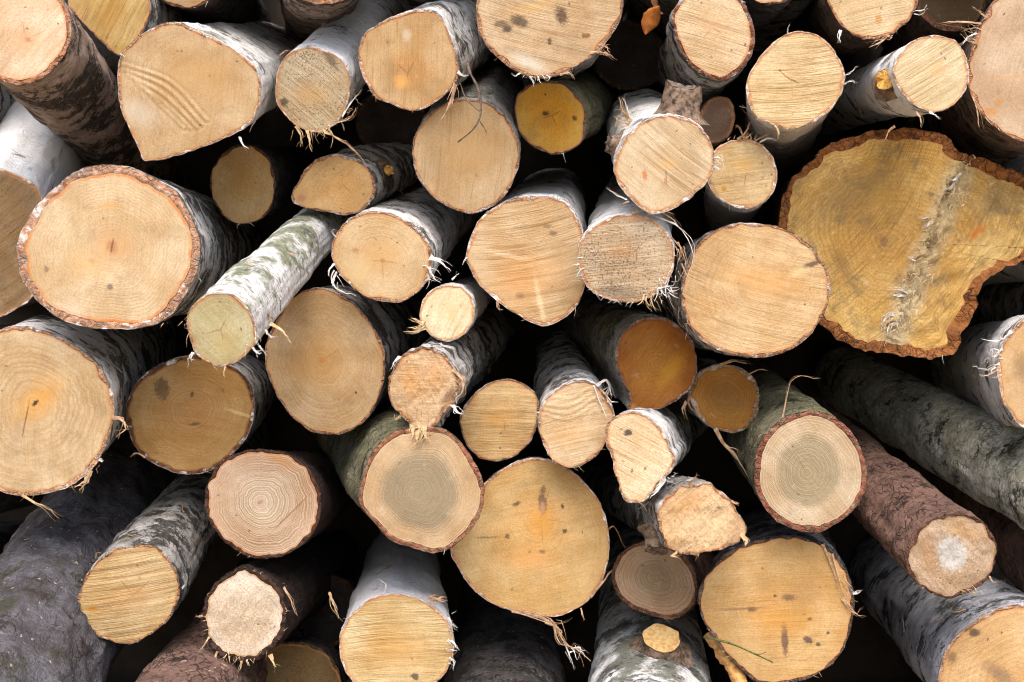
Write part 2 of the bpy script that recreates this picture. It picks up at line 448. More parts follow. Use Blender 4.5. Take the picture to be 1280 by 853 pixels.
L('a6', 'log with curved reddish underside poking down from the top edge', E(405, -46, 60, 50), -0.05, (-4, 48), 'pink', (200, 150, 100), b=6, saw=(10, .4), marks=[(400, -2, 40, 10, 0, (160, 90, 50), .8, .6)])
L('a7', 'broad log end with dark dirt smears at the middle of the top edge', [(596, 0), (595, 18), (600, 45), (617, 68), (640, 87), (655, 94), (673, 98), (698, 94), (723, 82), (748, 63), (768, 38), (778, 15), (779, -10), (765, -45), (725, -66), (680, -70), (635, -56), (606, -30)],
  -0.08, (24, 14), 'grey', (216, 180, 130), pith=(690, 10), b=4, saw=(-14, .5), ring=.12, fr=1.3, speck=.2, marks=[(702, 20, 7, 10, 20, (96, 66, 40), .5, .9), (650, 27, 11, 6, -20, DK, .5, .8), (634, 36, 6, 5, 0, DK, .5, .8), (626, 30, 8, 4, 0, (90, 64, 44), .5, .7), (733, 45, 5, 3, 0, (140, 84, 40), .3, .9), (687, 52, 2.5, 4, 0, (90, 60, 40), .4, .8), (660, 78, 22, 7, -25, (232, 220, 200), .8, .55), (670, 8, 26, 6, 12, (220, 170, 96), .9, .5)], bp=dict(green_amt=.4))
L('a8', 'oval pale log end with thick brown rim near the top, above a stubbed log', [(840, 25), (846, 5), (862, -14), (890, -22), (915, -14), (930, 4), (941, 28), (943, 55), (933, 80), (909, 99), (884, 97), (864, 83), (849, 60)],
  -0.03, (-46, 60), 'grey', (226, 190, 138), pith=(890, 35), b=5, saw=(-17, .6), ring=.08, marks=[(890, 33, 12, 6, -15, (212, 160, 110), .9, .5)], bp=dict(rim=S(134, 88, 66)))
L('a9', 'small yellow speckled log end tucked under the broad top log', [(644, 126), (655, 111), (678, 102), (700, 103), (718, 116), (731, 134), (733, 156), (728, 176), (713, 188), (693, 193), (670, 186), (655, 174), (646, 156)],
  0.05, (58, -30), 'mossy', (236, 190, 96), raw=True, pith=(690, 145), b=2.5, saw=(85, .15), ring=.1, speck=.6, heart=((228, 150, 20), .62, .8, .85), marks=[(682, 142, 4, 3, 0, DK, .5, .9), (718, 148, 3, 3, 0, DK, .5, .8)])
L('b1', 'round pale birch end below a sawn off branch stub', [(768, 201), (781, 174), (799, 156), (821, 146), (844, 144), (864, 151), (882, 166), (892, 186), (893, 208), (888, 220), (877, 235), (854, 254), (831, 265), (814, 267), (799, 259), (781, 241), (770, 222)],
  -0.10, (-28, -58), 'white', (226, 194, 146), pith=(832, 208), b=3, saw=(-38, .45), ring=.08, fr=.7, marks=[(834, 206, 8, 5, 0, (224, 168, 96), .8, .6), (806, 219, 3, 6, 10, (196, 110, 40), .5, .8), (832, 226, 2, 4, 0, (196, 120, 60), .5, .7), (868, 190, 3, 12, 40, (160, 130, 96), .7, .4)], bp=dict(green_amt=.5, patch_amt=.42))
L('b2', 'little rounded brown log stub peeping between a stubbed birch and an oval end', E(896, 150, 22, 30, 10), 0.06, (-30, 30), 'pink', (150, 116, 84), name='log', b=2, saw=(0, .2), dirt=.6, bp=dict(base=S(140, 112, 92)))
L('b3', 'small pale birch end with knot dot, just below the oval rimmed log', E(928, 217, 44.5, 43), 0.0, (-14, 34), 'white', (220, 184, 124), b=2.5, saw=(8, .4), ring=.15, fr=.8, marks=[(905, 236, 3.5, 3, 0, DK, .4, .9), (905, 236, 7, 6, 0, (226, 176, 90), .7, .5), (930, 205, 14, 8, 0, (216, 166, 84), .9, .5)])
L('b4', 'round straw coloured end with level saw lines in the upper right', [(950, 71), (964, 56), (980, 44), (1005, 39), (1028, 48), (1046, 68), (1056, 93), (1053, 113), (1041, 134), (1018, 152), (990, 161), (968, 157), (947, 147), (936, 130), (933, 112), (937, 92)],
  -0.05, (-16, 58), 'white', (220, 186, 128), b=2.5, saw=(3, .8), ring=.06, fr=.5, marks=[(992, 101, 7, 1, -28, (80, 60, 44), .4, .7)], bp=dict(base=S(206, 190, 172)))
L('b5', 'pale end with orange fleck cut by the top edge, upper right', [(1034, -6), (1043, 20), (1058, 38), (1081, 49), (1101, 48), (1124, 36), (1141, 18), (1147, -4), (1136, -34), (1108, -52), (1075, -52), (1048, -36)],
  -0.02, (-54, 44), 'pink', (230, 196, 142), b=3, saw=(12, .5), fr=.7, marks=[(1098, 24, 4, 6, 0, (206, 130, 50), .5, .7), (1117, 36, 12, 4, 30, (200, 146, 84), .8, .5)], bp=dict(base=S(112, 90, 76), tint=S(80, 62, 52)))
L('b6', 'white birch log with broken knot beside its pale ribbed end, upper right', [(1117, 88), (1121, 73), (1136, 55), (1159, 45), (1182, 46), (1199, 55), (1209, 76), (1211, 96), (1204, 118), (1187, 135), (1166, 141), (1146, 134), (1129, 119), (1119, 102)],
  -0.12, (-88, 30), 'white', (232, 206, 156), b=2, saw=(32, .7), ring=.05, marks=[(1172, 88, 10, 6, 30, (222, 170, 108), .9, .5)], bp=dict(green_amt=.45, patch_amt=.46, lent_amt=.3))
L('b7', 'big log end with orange rim cut off by the right edge near the top', [(1250, -8), (1228, 28), (1213, 64), (1209, 100), (1221, 136), (1245, 160), (1280, 178), (1320, 176), (1352, 150), (1366, 100), (1362, 40), (1340, -6), (1300, -28)],
  -0.02, (-66, 46), 'pink', (216, 182, 140), pith=(1300, 85), b=4, saw=(70, .2), ring=.16, fr=1.0, marks=[(1270, 96, 30, 2, 5, (214, 160, 100), .7, .6), (1239, 140, 8, 5, 0, (206, 130, 50), .6, .6), (1250, 128, 5, 4, 60, (206, 130, 50), .6, .6)], bp=dict(base=S(112, 92, 80)))
L('b8', 'huge ochre log end with a torn split ridge, largest of the pile', [(974, 262), (982, 238), (1005, 208), (1036, 182), (1075, 168), (1110, 161), (1150, 162), (1185, 172), (1200, 188), (1240, 203), (1275, 216), (1304, 240), (1312, 275), (1302, 310), (1280, 325), (1240, 344), (1226, 362), (1220, 385), (1204, 415), (1196, 438), (1165, 449), (1115, 444), (1080, 437), (1045, 422), (1015, 390), (990, 340), (976, 298)],
  0.07, (-30, 8), 'pine', (242, 206, 132), name='log', raw=True, pith=(1108, 300), b=10.5, saw=(55, .8), ring=.4, ring_f=110, ring_dist=1.6, dirt=.75, speck=.75, fuzz=.7, step=True, heart=((198, 142, 62), .6, .8, .6),
  marks=[(1199, 226, 18, 30, -22, (224, 206, 164), .6, .55), (1179, 272, 18, 32, -22, (226, 208, 166), .6, .55), (1159, 320, 18, 32, -22, (222, 200, 156), .6, .6), (1139, 372, 18, 30, -22, (226, 208, 170), .6, .65), (1121, 418, 18, 26, -20, (226, 208, 170), .6, .65), (1190, 235, 6, 14, -30, (110, 82, 46), .6, .6), (1168, 300, 5, 16, -25, (120, 90, 50), .6, .6), (1105, 302, 5, 6, 0, (140, 96, 66), .6, .7), (1060, 245, 44, 20, 30, (126, 102, 66), .9, .5), (1226, 290, 12, 4, 45, (206, 112, 36), .6, .8), (1240, 310, 18, 14, 0, (226, 190, 120), .9, .6), (1052, 330, 8, 22, 25, (150, 106, 56), .6, .6), (1190, 330, 8, 30, 20, (180, 130, 56), .8, .5), (1255, 250, 26, 16, 10, (140, 112, 74), .9, .45), (1100, 240, 26, 30, 0, (190, 138, 50), .9, .4)],
  bp=dict(base=S(112, 76, 50), tint=S(84, 58, 42), rim=S(158, 102, 56)))
L('c1', 'wide pale oval end with a dark notch on its rim beside the huge ochre log', [(852, 361), (859, 332), (874, 303), (903, 284), (930, 279), (960, 281), (985, 288), (1008, 303), (1024, 321), (1036, 340), (1038, 366), (1033, 386), (1020, 409), (1004, 427), (980, 441), (950, 447), (915, 443), (885, 430), (864, 410), (854, 387)],
  -0.05, (-38, 0), 'grey', (218, 178, 120), pith=(965, 350), b=3.5, saw=(-16, .5), ring=.22, ring_f=150, marks=[(1014, 331, 11, 3, 17, (86, 62, 46), .4, .85), (1022, 322, 10, 3, -60, (70, 50, 40), .4, .8), (955, 352, 40, 14, -12, (214, 152, 80), .9, .6), (1000, 340, 12, 5, 17, (226, 196, 140), .7, .6)], bp=dict(patch_amt=.6))
L('c2', 'heavily speckled grey end ringed by shredded white bark in the middle', [(722, 316), (728, 297), (746, 281), (771, 270), (796, 268), (819, 277), (836, 295), (843, 316), (841, 339), (828, 361), (804, 376), (781, 378), (756, 373), (735, 360), (725, 339)],
  -0.07, (8, -54), 'white', (220, 190, 148), b=3, saw=(6, .6), ring=.1, speck=1.25, dirt=.45, fr=2.0, marks=[(778, 314, 12, 8, 0, (214, 150, 90), .9, .4), (770, 366, 30, 8, -5, (80, 64, 50), .8, .5), (792, 272, 8, 5, 0, (210, 150, 110), .6, .6)], bp=dict(green_amt=.3))
L('c3', 'tall orange streaked birch end left of the speckled shredded one', [(583, 321), (588, 296), (600, 275), (617, 260), (637, 250), (655, 246), (678, 246), (700, 250), (716, 264), (727, 286), (731, 312), (732, 340), (729, 363), (721, 382), (705, 397), (683, 408), (668, 405), (641, 390), (622, 377), (600, 357), (587, 335)],
  0.0, (18, -42), 'white', (222, 184, 130), pith=(650, 340), b=3.5, saw=(10, .6), ring=.08, fr=.6, speck=.2, marks=[(655, 350, 34, 26, 20, (216, 146, 70), .95, .6), (675, 378, 3, 26, 12, (240, 210, 160), .8, .7), (630, 318, 30, 3, -12, (240, 206, 160), .8, .6), (691, 292, 5, 3, 0, (110, 86, 64), .5, .7), (684, 283, 5, 2.5, 10, (120, 94, 70), .5, .6), (650, 370, 5, 4, 0, (120, 90, 60), .6, .5)])
L('c4', 'grey tan birch end with a thin dry twig hanging across it', [(516, 178), (526, 156), (542, 139), (562, 127), (584, 123), (610, 129), (630, 145), (643, 165), (649, 188), (647, 212), (639, 232), (627, 250), (605, 264), (587, 267), (562, 260), (539, 244), (524, 225), (517, 203)],
  0.0, (24, -74), 'grey', (210, 172, 118), pith=(585, 195), b=2.5, saw=(85, .45), ring=.12, speck=.35, marks=[(590, 190, 30, 26, 0, (206, 156, 92), .9, .5), (543, 205, 12, 18, 0, (150, 120, 80), .9, .35)], bp=dict(base=S(210, 208, 208), patch_amt=.3))
L('c5', 'drop shaped yellowish end with a knotty point, below the speckled birch end', [(365, 240), (367, 254), (383, 260), (408, 265), (433, 269), (453, 263), (466, 249), (470, 233), (464, 216), (455, 206), (438, 198), (416, 193), (396, 199), (382, 211), (374, 226)],
  0.06, (72, -38), 'grey', (212, 168, 104), pith=(428, 230), b=3, saw=(40, .25), ring=.16, heart=((206, 142, 54), .5, .9, .5), marks=[(377, 248, 5, 4, 0, (120, 74, 44), .5, .8), (377, 247, 11, 9, 0, (190, 140, 96), .7, .6)])
L('c6', 'small dim ochre end in deep shade between pale ends, upper left', E(304, 231, 42, 49, 0), 0.12, (44, -8), 'dark', (206, 164, 98), b=2.5, saw=(80, .2), ring=.18, heart=((196, 140, 60), .4, .8, .5))
L('d1', 'big pale round end with thick pinkish bark rim and centred rings', [(21, 311), (28, 286), (45, 258), (68, 235), (93, 215), (121, 206), (151, 207), (176, 215), (201, 227), (219, 239), (232, 260), (243, 280), (249, 301), (249, 328), (240, 352), (227, 377), (207, 399), (181, 409), (151, 412), (113, 410), (76, 399), (55, 384), (38, 366), (25, 343)],
  -0.08, (74, -10), 'birch', (228, 194, 142), pith=(140, 309), b=10, saw=(85, .2), ring=.3, ring_f=210, edge_w=.0055, edge=(206, 124, 56), marks=[(140, 308, 22, 18, 0, (214, 160, 104), .8, .7), (140, 309, 6, 7, 0, (176, 112, 66), .7, .7), (140, 308, 1.2, 9, -10, (120, 74, 44), .5, .8), (137, 359, 3.5, 4, 0, (130, 100, 84), .4, .85), (137, 348, 5, 7, 0, (236, 204, 158), .7, .6), (58, 337, 3, 4, 0, (130, 100, 76), .4, .7), (137, 258, 14, 5, 0, (222, 166, 96), .8, .5), (115, 326, 4, 3, 0, (150, 116, 76), .5, .5), (110, 330, 20, 14, 0, (224, 176, 110), .9, .5), (88, 390, 12, 12, 0, (226, 206, 180), .8, .4)],
  bp=dict(rim=S(188, 146, 118), patch_amt=.62))
L('d2', 'dirt speckled end of a bright white birch at the left edge', [(-84, 300), (-72, 250), (-45, 218), (-12, 208), (15, 216), (40, 228), (53, 246), (56, 280), (54, 320), (48, 352), (38, 375), (20, 386), (0, 397), (-30, 398), (-62, 376), (-80, 340)],
  0.02, (62, -140), 'white', (172, 134, 84), pith=(-10, 305), b=3, saw=(35, .5), speck=1.0, dirt=.7, bp=dict(base=S(248, 248, 250), tint=S(236, 232, 230), patch_amt=.2, lent_amt=.2, green_amt=.05, grain=.05))
L('d3', 'slim peeling white birch thrust far out of the pile, pale greenish end', [(234, 396), (242, 381), (254, 371), (275, 366), (295, 371), (310, 386), (318, 406), (319, 428), (303, 448), (282, 458), (262, 454), (244, 441), (237, 425)],
  -0.30, (112, -112), 'white', (222, 204, 150), pith=(276, 412), b=2.5, saw=(-50, .2), ring=.2, fr=.7, tiltface=.75, marks=[(283, 430, 14, 16, 20, (206, 176, 104), .9, .5), (258, 395, 22, 10, 0, (196, 186, 130), .9, .4)], bp=dict(green_amt=.9, green=S(116, 128, 72), patch_amt=.34, lent_amt=.7, base=S(222, 220, 218)))
L('d4', 'large tan end with an orange pith, right below the slim peeling birch', [(331, 440), (336, 420), (347, 400), (360, 378), (381, 364), (403, 361), (428, 370), (451, 388), (466, 408), (476, 425), (481, 445), (480, 472), (471, 503), (456, 526), (433, 541), (408, 543), (383, 536), (360, 516), (343, 488), (334, 464)],
  0.02, (66, -34), 'grey', (206, 168, 114), pith=(402, 451), b=2.5, saw=(-55, .2), ring=.32, ring_f=170, marks=[(402, 451, 4, 4, 0, (176, 104, 34), .7, .9), (402, 455, 34, 30, 0, (204, 148, 76), .9, .5), (445, 491, 1.5, 1.5, 0, DK, .3, .9)], bp=dict(patch_amt=.62))
L('d5', 'tiny pale birch end with splinters at its side, centre of the pile', E(559, 391, 35, 34.5, 0), -0.03, (26, -16), 'white', (236, 212, 162), b=1.8, saw=(65, .35), ring=.08, marks=[(566, 392, 5, 10, 0, (226, 176, 108), .8, .5)], bp=dict(base=S(214, 206, 202)))
L('d6', 'round tan ringed end with white flaps of bark, just above the tiny birch end', [(414, 311), (421, 291), (438, 273), (461, 265), (484, 266), (506, 275), (524, 290), (537, 308), (540, 326), (535, 349), (522, 366), (501, 377), (476, 377), (451, 368), (431, 350), (418, 330)],
  -0.03, (58, -46), 'birch', (224, 186, 130), pith=(478, 326), b=3, saw=(60, .15), ring=.34, ring_f=230, fr=.5, marks=[(478, 326, 3, 3, 0, (150, 90, 40), .5, .85), (478, 322, 22, 20, 0, (216, 162, 92), .9, .5), (445, 313, 4, 3, 0, (180, 120, 60), .6, .8), (445, 340, 14, 16, 0, (230, 196, 140), .9, .5)], bp=dict(green_amt=.6, patch_amt=.45))
L('e1', 'broken pale end with torn bark and a splintered pink tip below', [(485, 488), (489, 468), (501, 448), (519, 436), (537, 433), (554, 443), (568, 460), (574, 475), (573, 491), (562, 508), (549, 526), (541, 536), (539, 547), (531, 545), (526, 556), (519, 553), (514, 544), (513, 532), (501, 521), (490, 506)],
  -0.10, (58, -50), 'grey', (228, 190, 140), pith=(530, 480), b=3, saw=(2, .5), ring=.1, rough=.0022, jag=2.6, fuzz=.8, fr=.7, marks=[(515, 475, 12, 22, 20, (204, 140, 70), .8, .6), (545, 470, 14, 20, 0, (212, 150, 90), .9, .5), (560, 497, 5, 14, -30, (110, 66, 40), .6, .7), (527, 542, 12, 12, 0, (240, 206, 176), .5, .9)])
L('e2', 'small round end with fine level saw lines above the largest yellow log', [(574, 528), (579, 510), (592, 493), (612, 479), (634, 474), (650, 478), (665, 488), (674, 504), (673, 527), (663, 551), (647, 568), (634, 574), (617, 577), (597, 571), (582, 553)],
  0.04, (8, -8), 'grey', (214, 172, 108), b=2.5, saw=(0, .7), ring=.06, marks=[(622, 524, 14, 6, 0, (206, 148, 76), .9, .6)])
L('e3', 'pale end with arched saw ridges between two other small ends', [(673, 527), (678, 506), (693, 489), (713, 479), (733, 477), (748, 485), (761, 503), (768, 520), (761, 546), (746, 569), (727, 582), (708, 585), (688, 572), (676, 547)],
  -0.03, (-14, -58), 'birch', (232, 196, 144), b=2.5, saw=(12, .5), ring=.05, fr=.6, ridges=[((678, 512), (710, 517), (745, 497)), ((682, 519), (712, 524), (748, 503)), ((676, 505), (712, 508), (742, 490)), ((690, 496), (715, 498), (738, 484))], marks=[(715, 545, 22, 14, 0, (228, 172, 106), .9, .4)], bp=dict(green_amt=.5))
L('e4', 'dark honey brown end with a pale barked flank, right of centre', [(770, 440), (776, 421), (791, 405), (811, 397), (836, 400), (857, 415), (869, 436), (871, 465), (860, 489), (841, 504), (821, 512), (797, 516), (785, 513), (788, 501), (783, 488), (773, 466)],
  0.04, (-62, -38), 'mossy', (168, 112, 46), raw=True, pith=(822, 455), b=2.5, saw=(55, .5), ring=.4, heart=((176, 118, 34), .5, .9, .5), edge=(120, 70, 34), bp=dict(base=S(196, 190, 182), tint=S(140, 134, 110)), marks=[(840, 462, 10, 22, -35, (190, 132, 30), .8, .6), (790, 510, 7, 5, 0, (190, 130, 60), .6, .6)])
L('e5', 'small brown ringed end beside the dark honey coloured one', [(861, 493), (866, 475), (881, 461), (904, 456), (928, 461), (943, 475), (950, 493), (947, 517), (933, 536), (912, 541), (891, 535), (873, 519)],
  0.06, (-42, -14), 'grey', (184, 132, 56), raw=True, pith=(908, 497), b=4, saw=(85, .2), ring=.45, ring_f=200, heart=((150, 100, 36), .6, .6, .5), edge=(130, 84, 44), bp=dict(rim=S(160, 126, 88)))
L('f1', 'grey cored ringed end with reddish bark and mossy flank, right side', [(943, 585), (947, 560), (959, 540), (976, 526), (1005, 514), (1034, 517), (1057, 532), (1074, 556), (1083, 582), (1081, 612), (1069, 635), (1054, 649), (1026, 665), (998, 663), (972, 652), (955, 634), (945, 612)],
  -0.05, (-70, -76), 'mossy', (214, 186, 144), name='log', pith=(1008, 592), b=7, saw=(-48, .35), ring=.4, ring_f=260, ring_dist=1.1, heart=((164, 144, 108), .62, .16, .8), edge=(204, 178, 146), edge_w=.002, bp=dict(rim=S(150, 96, 76)))
L('f2', 'very pale end with chipped bottom edge and one dark knot, right of centre', [(757, 546), (763, 526), (779, 516), (801, 516), (821, 530), (834, 548), (843, 571), (840, 589), (822, 605), (808, 624), (796, 628), (780, 625), (775, 606), (766, 581)],
  -0.10, (38, -28), 'birch', (240, 208, 160), b=2.5, saw=(-28, .45), ring=.05, fuzz=.5, fr=.5, jag=2.0, marks=[(785, 541, 5, 4, 10, (70, 56, 52), .4, .9), (797, 553, 8, 4, -40, (222, 160, 104), .7, .5), (802, 622, 6, 6, 0, (216, 160, 100), .6, .5)])
L('f3', 'broken wide end with rough fibres and a snapped branch stub beneath', [(822, 655), (820, 638), (827, 627), (842, 613), (867, 604), (892, 607), (910, 620), (922, 640), (933, 658), (926, 676), (907, 687), (877, 691), (854, 691), (835, 684), (826, 669)],
  -0.10, (-76, -36), 'grey', (230, 192, 138), b=3, saw=(40, .45), ring=.06, rough=.0022, jag=2.8, fuzz=1.0, fr=.6, marks=[(860, 630, 30, 12, 25, (212, 150, 84), .9, .5), (920, 660, 8, 18, -20, (160, 110, 66), .8, .6), (880, 655, 40, 12, 0, (240, 206, 160), .9, .4)])
L('f4', 'small grey brown ringed end shadowed below the snapped branch stub', [(764, 721), (772, 697), (790, 682), (820, 676), (846, 686), (860, 700), (870, 719), (873, 740), (863, 761), (841, 774), (816, 770), (790, 760), (772, 744)],
  0.04, (30, -12), 'pine', (186, 154, 116), name='log', pith=(820, 722), b=5, saw=(20, .15), ring=.5, ring_f=260, ring_dist=1.1, heart=((148, 122, 88), .5, .2, .8), edge=(150, 116, 90), bp=dict(rim=S(116, 80, 58)))
L('f5', 'largest yellow end with a long dark knot above its orange centre', [(563, 688), (572, 660), (590, 625), (612, 598), (638, 581), (665, 573), (690, 576), (716, 590), (736, 609), (751, 630), (759, 657), (762, 684), (756, 719), (741, 744), (721, 761), (693, 771), (665, 768), (640, 763), (614, 754), (587, 732), (570, 706)],
  0.02, (0, -22), 'white', (218, 176, 108), pith=(676, 648), b=3, saw=(12, .25), ring=.22, ring_f=150, heart=((220, 156, 72), .35, .9, .6), marks=[(678, 630, 5, 15, 5, (110, 78, 58), .4, .85), (678, 634, 3, 8, 0, (190, 150, 130), .5, .7), (679, 612, 3, 5, 0, (120, 84, 60), .4, .7), (677, 652, 13, 16, 0, (224, 152, 54), .95, .6), (646, 630, 5, 2.5, 20, DK, .5, .75), (703, 633, 2, 3, 0, DK, .4, .8), (706, 664, 3, 2.5, 0, DK, .4, .8), (678, 690, 4, 2.5, 0, (110, 80, 60), .5, .8), (662, 690, 2, 2, 0, (120, 90, 60), .4, .7), (634, 671, 3, 3, 0, (90, 70, 56), .4, .8), (610, 672, 14, 1.2, 2, (110, 84, 60), .6, .6), (660, 700, 30, 12, 0, (226, 158, 90), .95, .4)])
L('f6', 'grey cored ringed end with rough reddish rim left of the largest yellow log', [(450, 630), (453, 597), (464, 569), (481, 548), (506, 536), (534, 534), (559, 538), (579, 556), (593, 576), (603, 597), (606, 618), (600, 644), (587, 664), (567, 682), (547, 691), (522, 687), (496, 679), (480, 667), (464, 648)],
  -0.10, (-62, -50), 'mossy', (208, 172, 122), name='log', pith=(520, 618), b=6, saw=(80, .1), ring=.42, ring_f=300, ring_dist=1.1, heart=((154, 134, 102), .66, .2, .85), edge=(206, 172, 130), edge_w=.002, bp=dict(rim=S(156, 106, 82)))
L('g1', 'pinkish strongly ringed end with dark brown bark, lower left', E(329, 629, 71.5, 70, 20), -0.03, (50, -16), 'pine', (226, 190, 150), name='pine_log', pith=(325, 628), b=4, saw=(20, .1), ring=.7, ring_f=230, ring_dist=1.2, heart=((238, 214, 182), .5, .7, .7), edge=(196, 126, 80), bp=dict(base=S(74, 54, 46), tint=S(56, 42, 38), rim=S(90, 62, 48)),
  marks=[(325, 628, 3, 2, 30, (170, 110, 70), .6, .7), (365, 640, 30, 1.2, 45, (150, 96, 62), .4, .6), (350, 575, 22, 5, -25, (206, 140, 76), .7, .6)])
L('g2', 'shaded ochre end with a brown oval knot, under the slim peeling birch', [(157, 513), (164, 490), (181, 468), (202, 455), (227, 445), (253, 445), (279, 452), (300, 465), (315, 488), (318, 516), (309, 546), (292, 567), (272, 585), (242, 593), (213, 589), (185, 575), (165, 551)],
  0.08, (46, -20), 'birch', (196, 150, 82), pith=(240, 510), b=4, saw=(-8, .3), ring=.3, ring_f=150, speck=.2, heart=((176, 118, 54), .45, .9, .6), edge=(140, 84, 46), bp=dict(rim=S(112, 74, 48)), marks=[(203, 486, 9, 13, 5, (110, 80, 50), .3, .85), (203, 492, 6, 6, 0, (140, 106, 64), .5, .5), (240, 493, 2, 4, -10, (80, 54, 36), .4, .8), (300, 517, 16, 2, -18, (222, 184, 120), .7, .7), (244, 530, 6, 2, 10, (96, 60, 34), .5, .7)])
L('g3', 'big pale end with orange pith crack cut off by the left edge, mid height', [(-52, 515), (-46, 470), (-28, 436), (0, 412), (25, 408), (50, 412), (76, 423), (98, 436), (118, 452), (134, 474), (142, 498), (141, 528), (132, 557), (116, 585), (93, 605), (68, 615), (33, 620), (0, 614), (-28, 594), (-45, 560)],
  -0.05, (78, -54), 'birch', (218, 184, 132), pith=(42, 505), b=4, saw=(86, .25), ring=.35, ring_f=110, fr=.5, marks=[(50, 500, 28, 16, 40, (216, 148, 50), .95, .7), (44, 504, 2.5, 5, -40, (60, 40, 30), .4, .95), (32, 525, 1, 22, -12, (110, 76, 50), .4, .7), (18, 545, 5, 20, -20, (170, 140, 110), .8, .4)], bp=dict(green_amt=.5))
L('g4', 'tilted end with bright parallel saw lines on a grey birch, lower left', [(95, 759), (101, 734), (113, 711), (136, 691), (161, 683), (186, 682), (205, 692), (218, 711), (224, 734), (222, 752), (212, 772), (194, 790), (165, 805), (136, 801), (113, 790), (101, 772)],
  -0.06, (66, -112), 'grey', (220, 180, 116), b=2.5, saw=(9, .8), ring=.04, marks=[(116, 761, 7, 2.5, 5, (206, 130, 20), .5, .9), (165, 745, 24, 12, 10, (210, 152, 92), .9, .5)], bp=dict(green_amt=.55))
L('g5', 'whitish fuzzy end rimmed by dark flaky bark, near the bottom left', [(252, 778), (256, 752), (269, 730), (290, 712), (308, 708), (326, 716), (345, 730), (356, 754), (357, 780), (348, 802), (326, 822), (302, 828), (277, 821), (260, 803)],
  -0.05, (60, -26), 'pine', (250, 228, 196), name='pine_log', b=6, saw=(60, .25), ring=.12, rough=.0018, jag=2.4, fuzz=1.0, fr=1.0, fk='wood', speck=.3, edge=(200, 150, 96), heart=((214, 168, 112), .8, .3, .3), bp=dict(base=S(70, 52, 46), tint=S(54, 42, 38), rim=S(80, 58, 48)))
L('g6', 'white birch end with level saw lines and bluish bark top at the bottom', E(495, 808, 71, 66, -20), -0.06, (4, -74), 'white', (222, 186, 122), pith=(495, 812), b=2.5, saw=(2, .8), ring=.06, fr=.8, marks=[(495, 812, 34, 22, 0, (214, 152, 70), .95, .5), (519, 846, 5, 4.5, 0, (84, 66, 50), .3, .85), (440, 790, 12, 20, 20, (230, 206, 160), .9, .4)], bp=dict(base=S(222, 222, 228), patch_amt=.18, lent_amt=.45))
L('g7', 'dim mossy speckled end sunk low beside the white bottom birch', E(372, 856, 56, 53), 0.16, (20, -30), 'dark', (150, 116, 62), name='log', b=3, saw=(10, .3), speck=1.0, dirt=.7)
L('h1', 'reddish barked log lying face down along the bottom left edge', E(178, 985, 88, 86), -0.30, (104, -150), 'pine', (206, 170, 120), name='pine_log', b=5, bp=dict(base=S(142, 110, 96), tint=S(114, 88, 78), fleck=.45, grain=.5))
L('h2', 'huge dark grey barked log filling the bottom left corner', E(-95, 1030, 138, 140), -0.35, (150, -250), 'dark', (200, 160, 110), b=5, bp=dict(base=S(116, 114, 120), tint=S(80, 77, 80), patch_amt=.42, lent_amt=.2, patch=S(66, 52, 48), crack=.35, green_amt=.65, fleck=.4), amp=2.6)
L('h3', 'red brown bark log with frayed end, leaning in from the right', [(1131, 702), (1138, 681), (1151, 660), (1173, 646), (1205, 643), (1229, 653), (1243, 672), (1246, 694), (1234, 723), (1216, 739), (1189, 748), (1165, 742), (1143, 726)],
  -0.10, (-128, -112), 'pine', (206, 174, 136), name='pine_log', pith=(1190, 692), b=4, saw=(-50, .3), ring=.1, rough=.0022, fuzz=1.0, fk='wood', edge=(160, 116, 74), marks=[(1190, 692, 18, 22, 10, (206, 196, 186), .25, .85), (1190, 692, 8, 10, 0, (188, 176, 164), .5, .6), (1205, 665, 24, 10, -20, (176, 126, 60), .8, .6), (1160, 690, 8, 24, 10, (186, 136, 86), .8, .5)], bp=dict(base=S(150, 114, 98), tint=S(116, 88, 76)))
L('h4', 'mossy grey green log lying across the gap at the right edge', E(1352, 636, 56, 64, 20), -0.05, (-176, -104), 'mossy', (200, 166, 120), name='log', b=5, bp=dict(base=S(218, 214, 198), tint=S(162, 158, 134), patch_amt=.42, green_amt=.5))
L('h5', 'dark brown log sliver at the right edge under the mossy one', E(1338, 742, 46, 48), 0.02, (-120, -106), 'pine', (190, 150, 110), name='pine_log', b=4)
L('h6', 'large birch end with specked top cut by the bottom right corner', [(1173, 853), (1178, 824), (1193, 798), (1216, 778), (1243, 763), (1280, 755), (1315, 762), (1345, 785), (1360, 825), (1356, 870), (1335, 908), (1295, 930), (1250, 930), (1210, 912), (1183, 885)],
  -0.04, (-88, -88), 'birch', (218, 174, 112), pith=(1268, 850), b=5, saw=(30, .3), ring=.25, ring_f=120, speck=.45, marks=[(1218, 791, 7, 5, 0, DK, .5, .8), (1252, 845, 20, 8, -35, (120, 92, 74), .7, .6), (1190, 822, 6, 8, 0, (90, 64, 44), .6, .6)], bp=dict(patch_amt=.5, green_amt=.5, lent_amt=.25, base=S(218, 218, 226), tint=S(150, 150, 156)), amp=1.6)
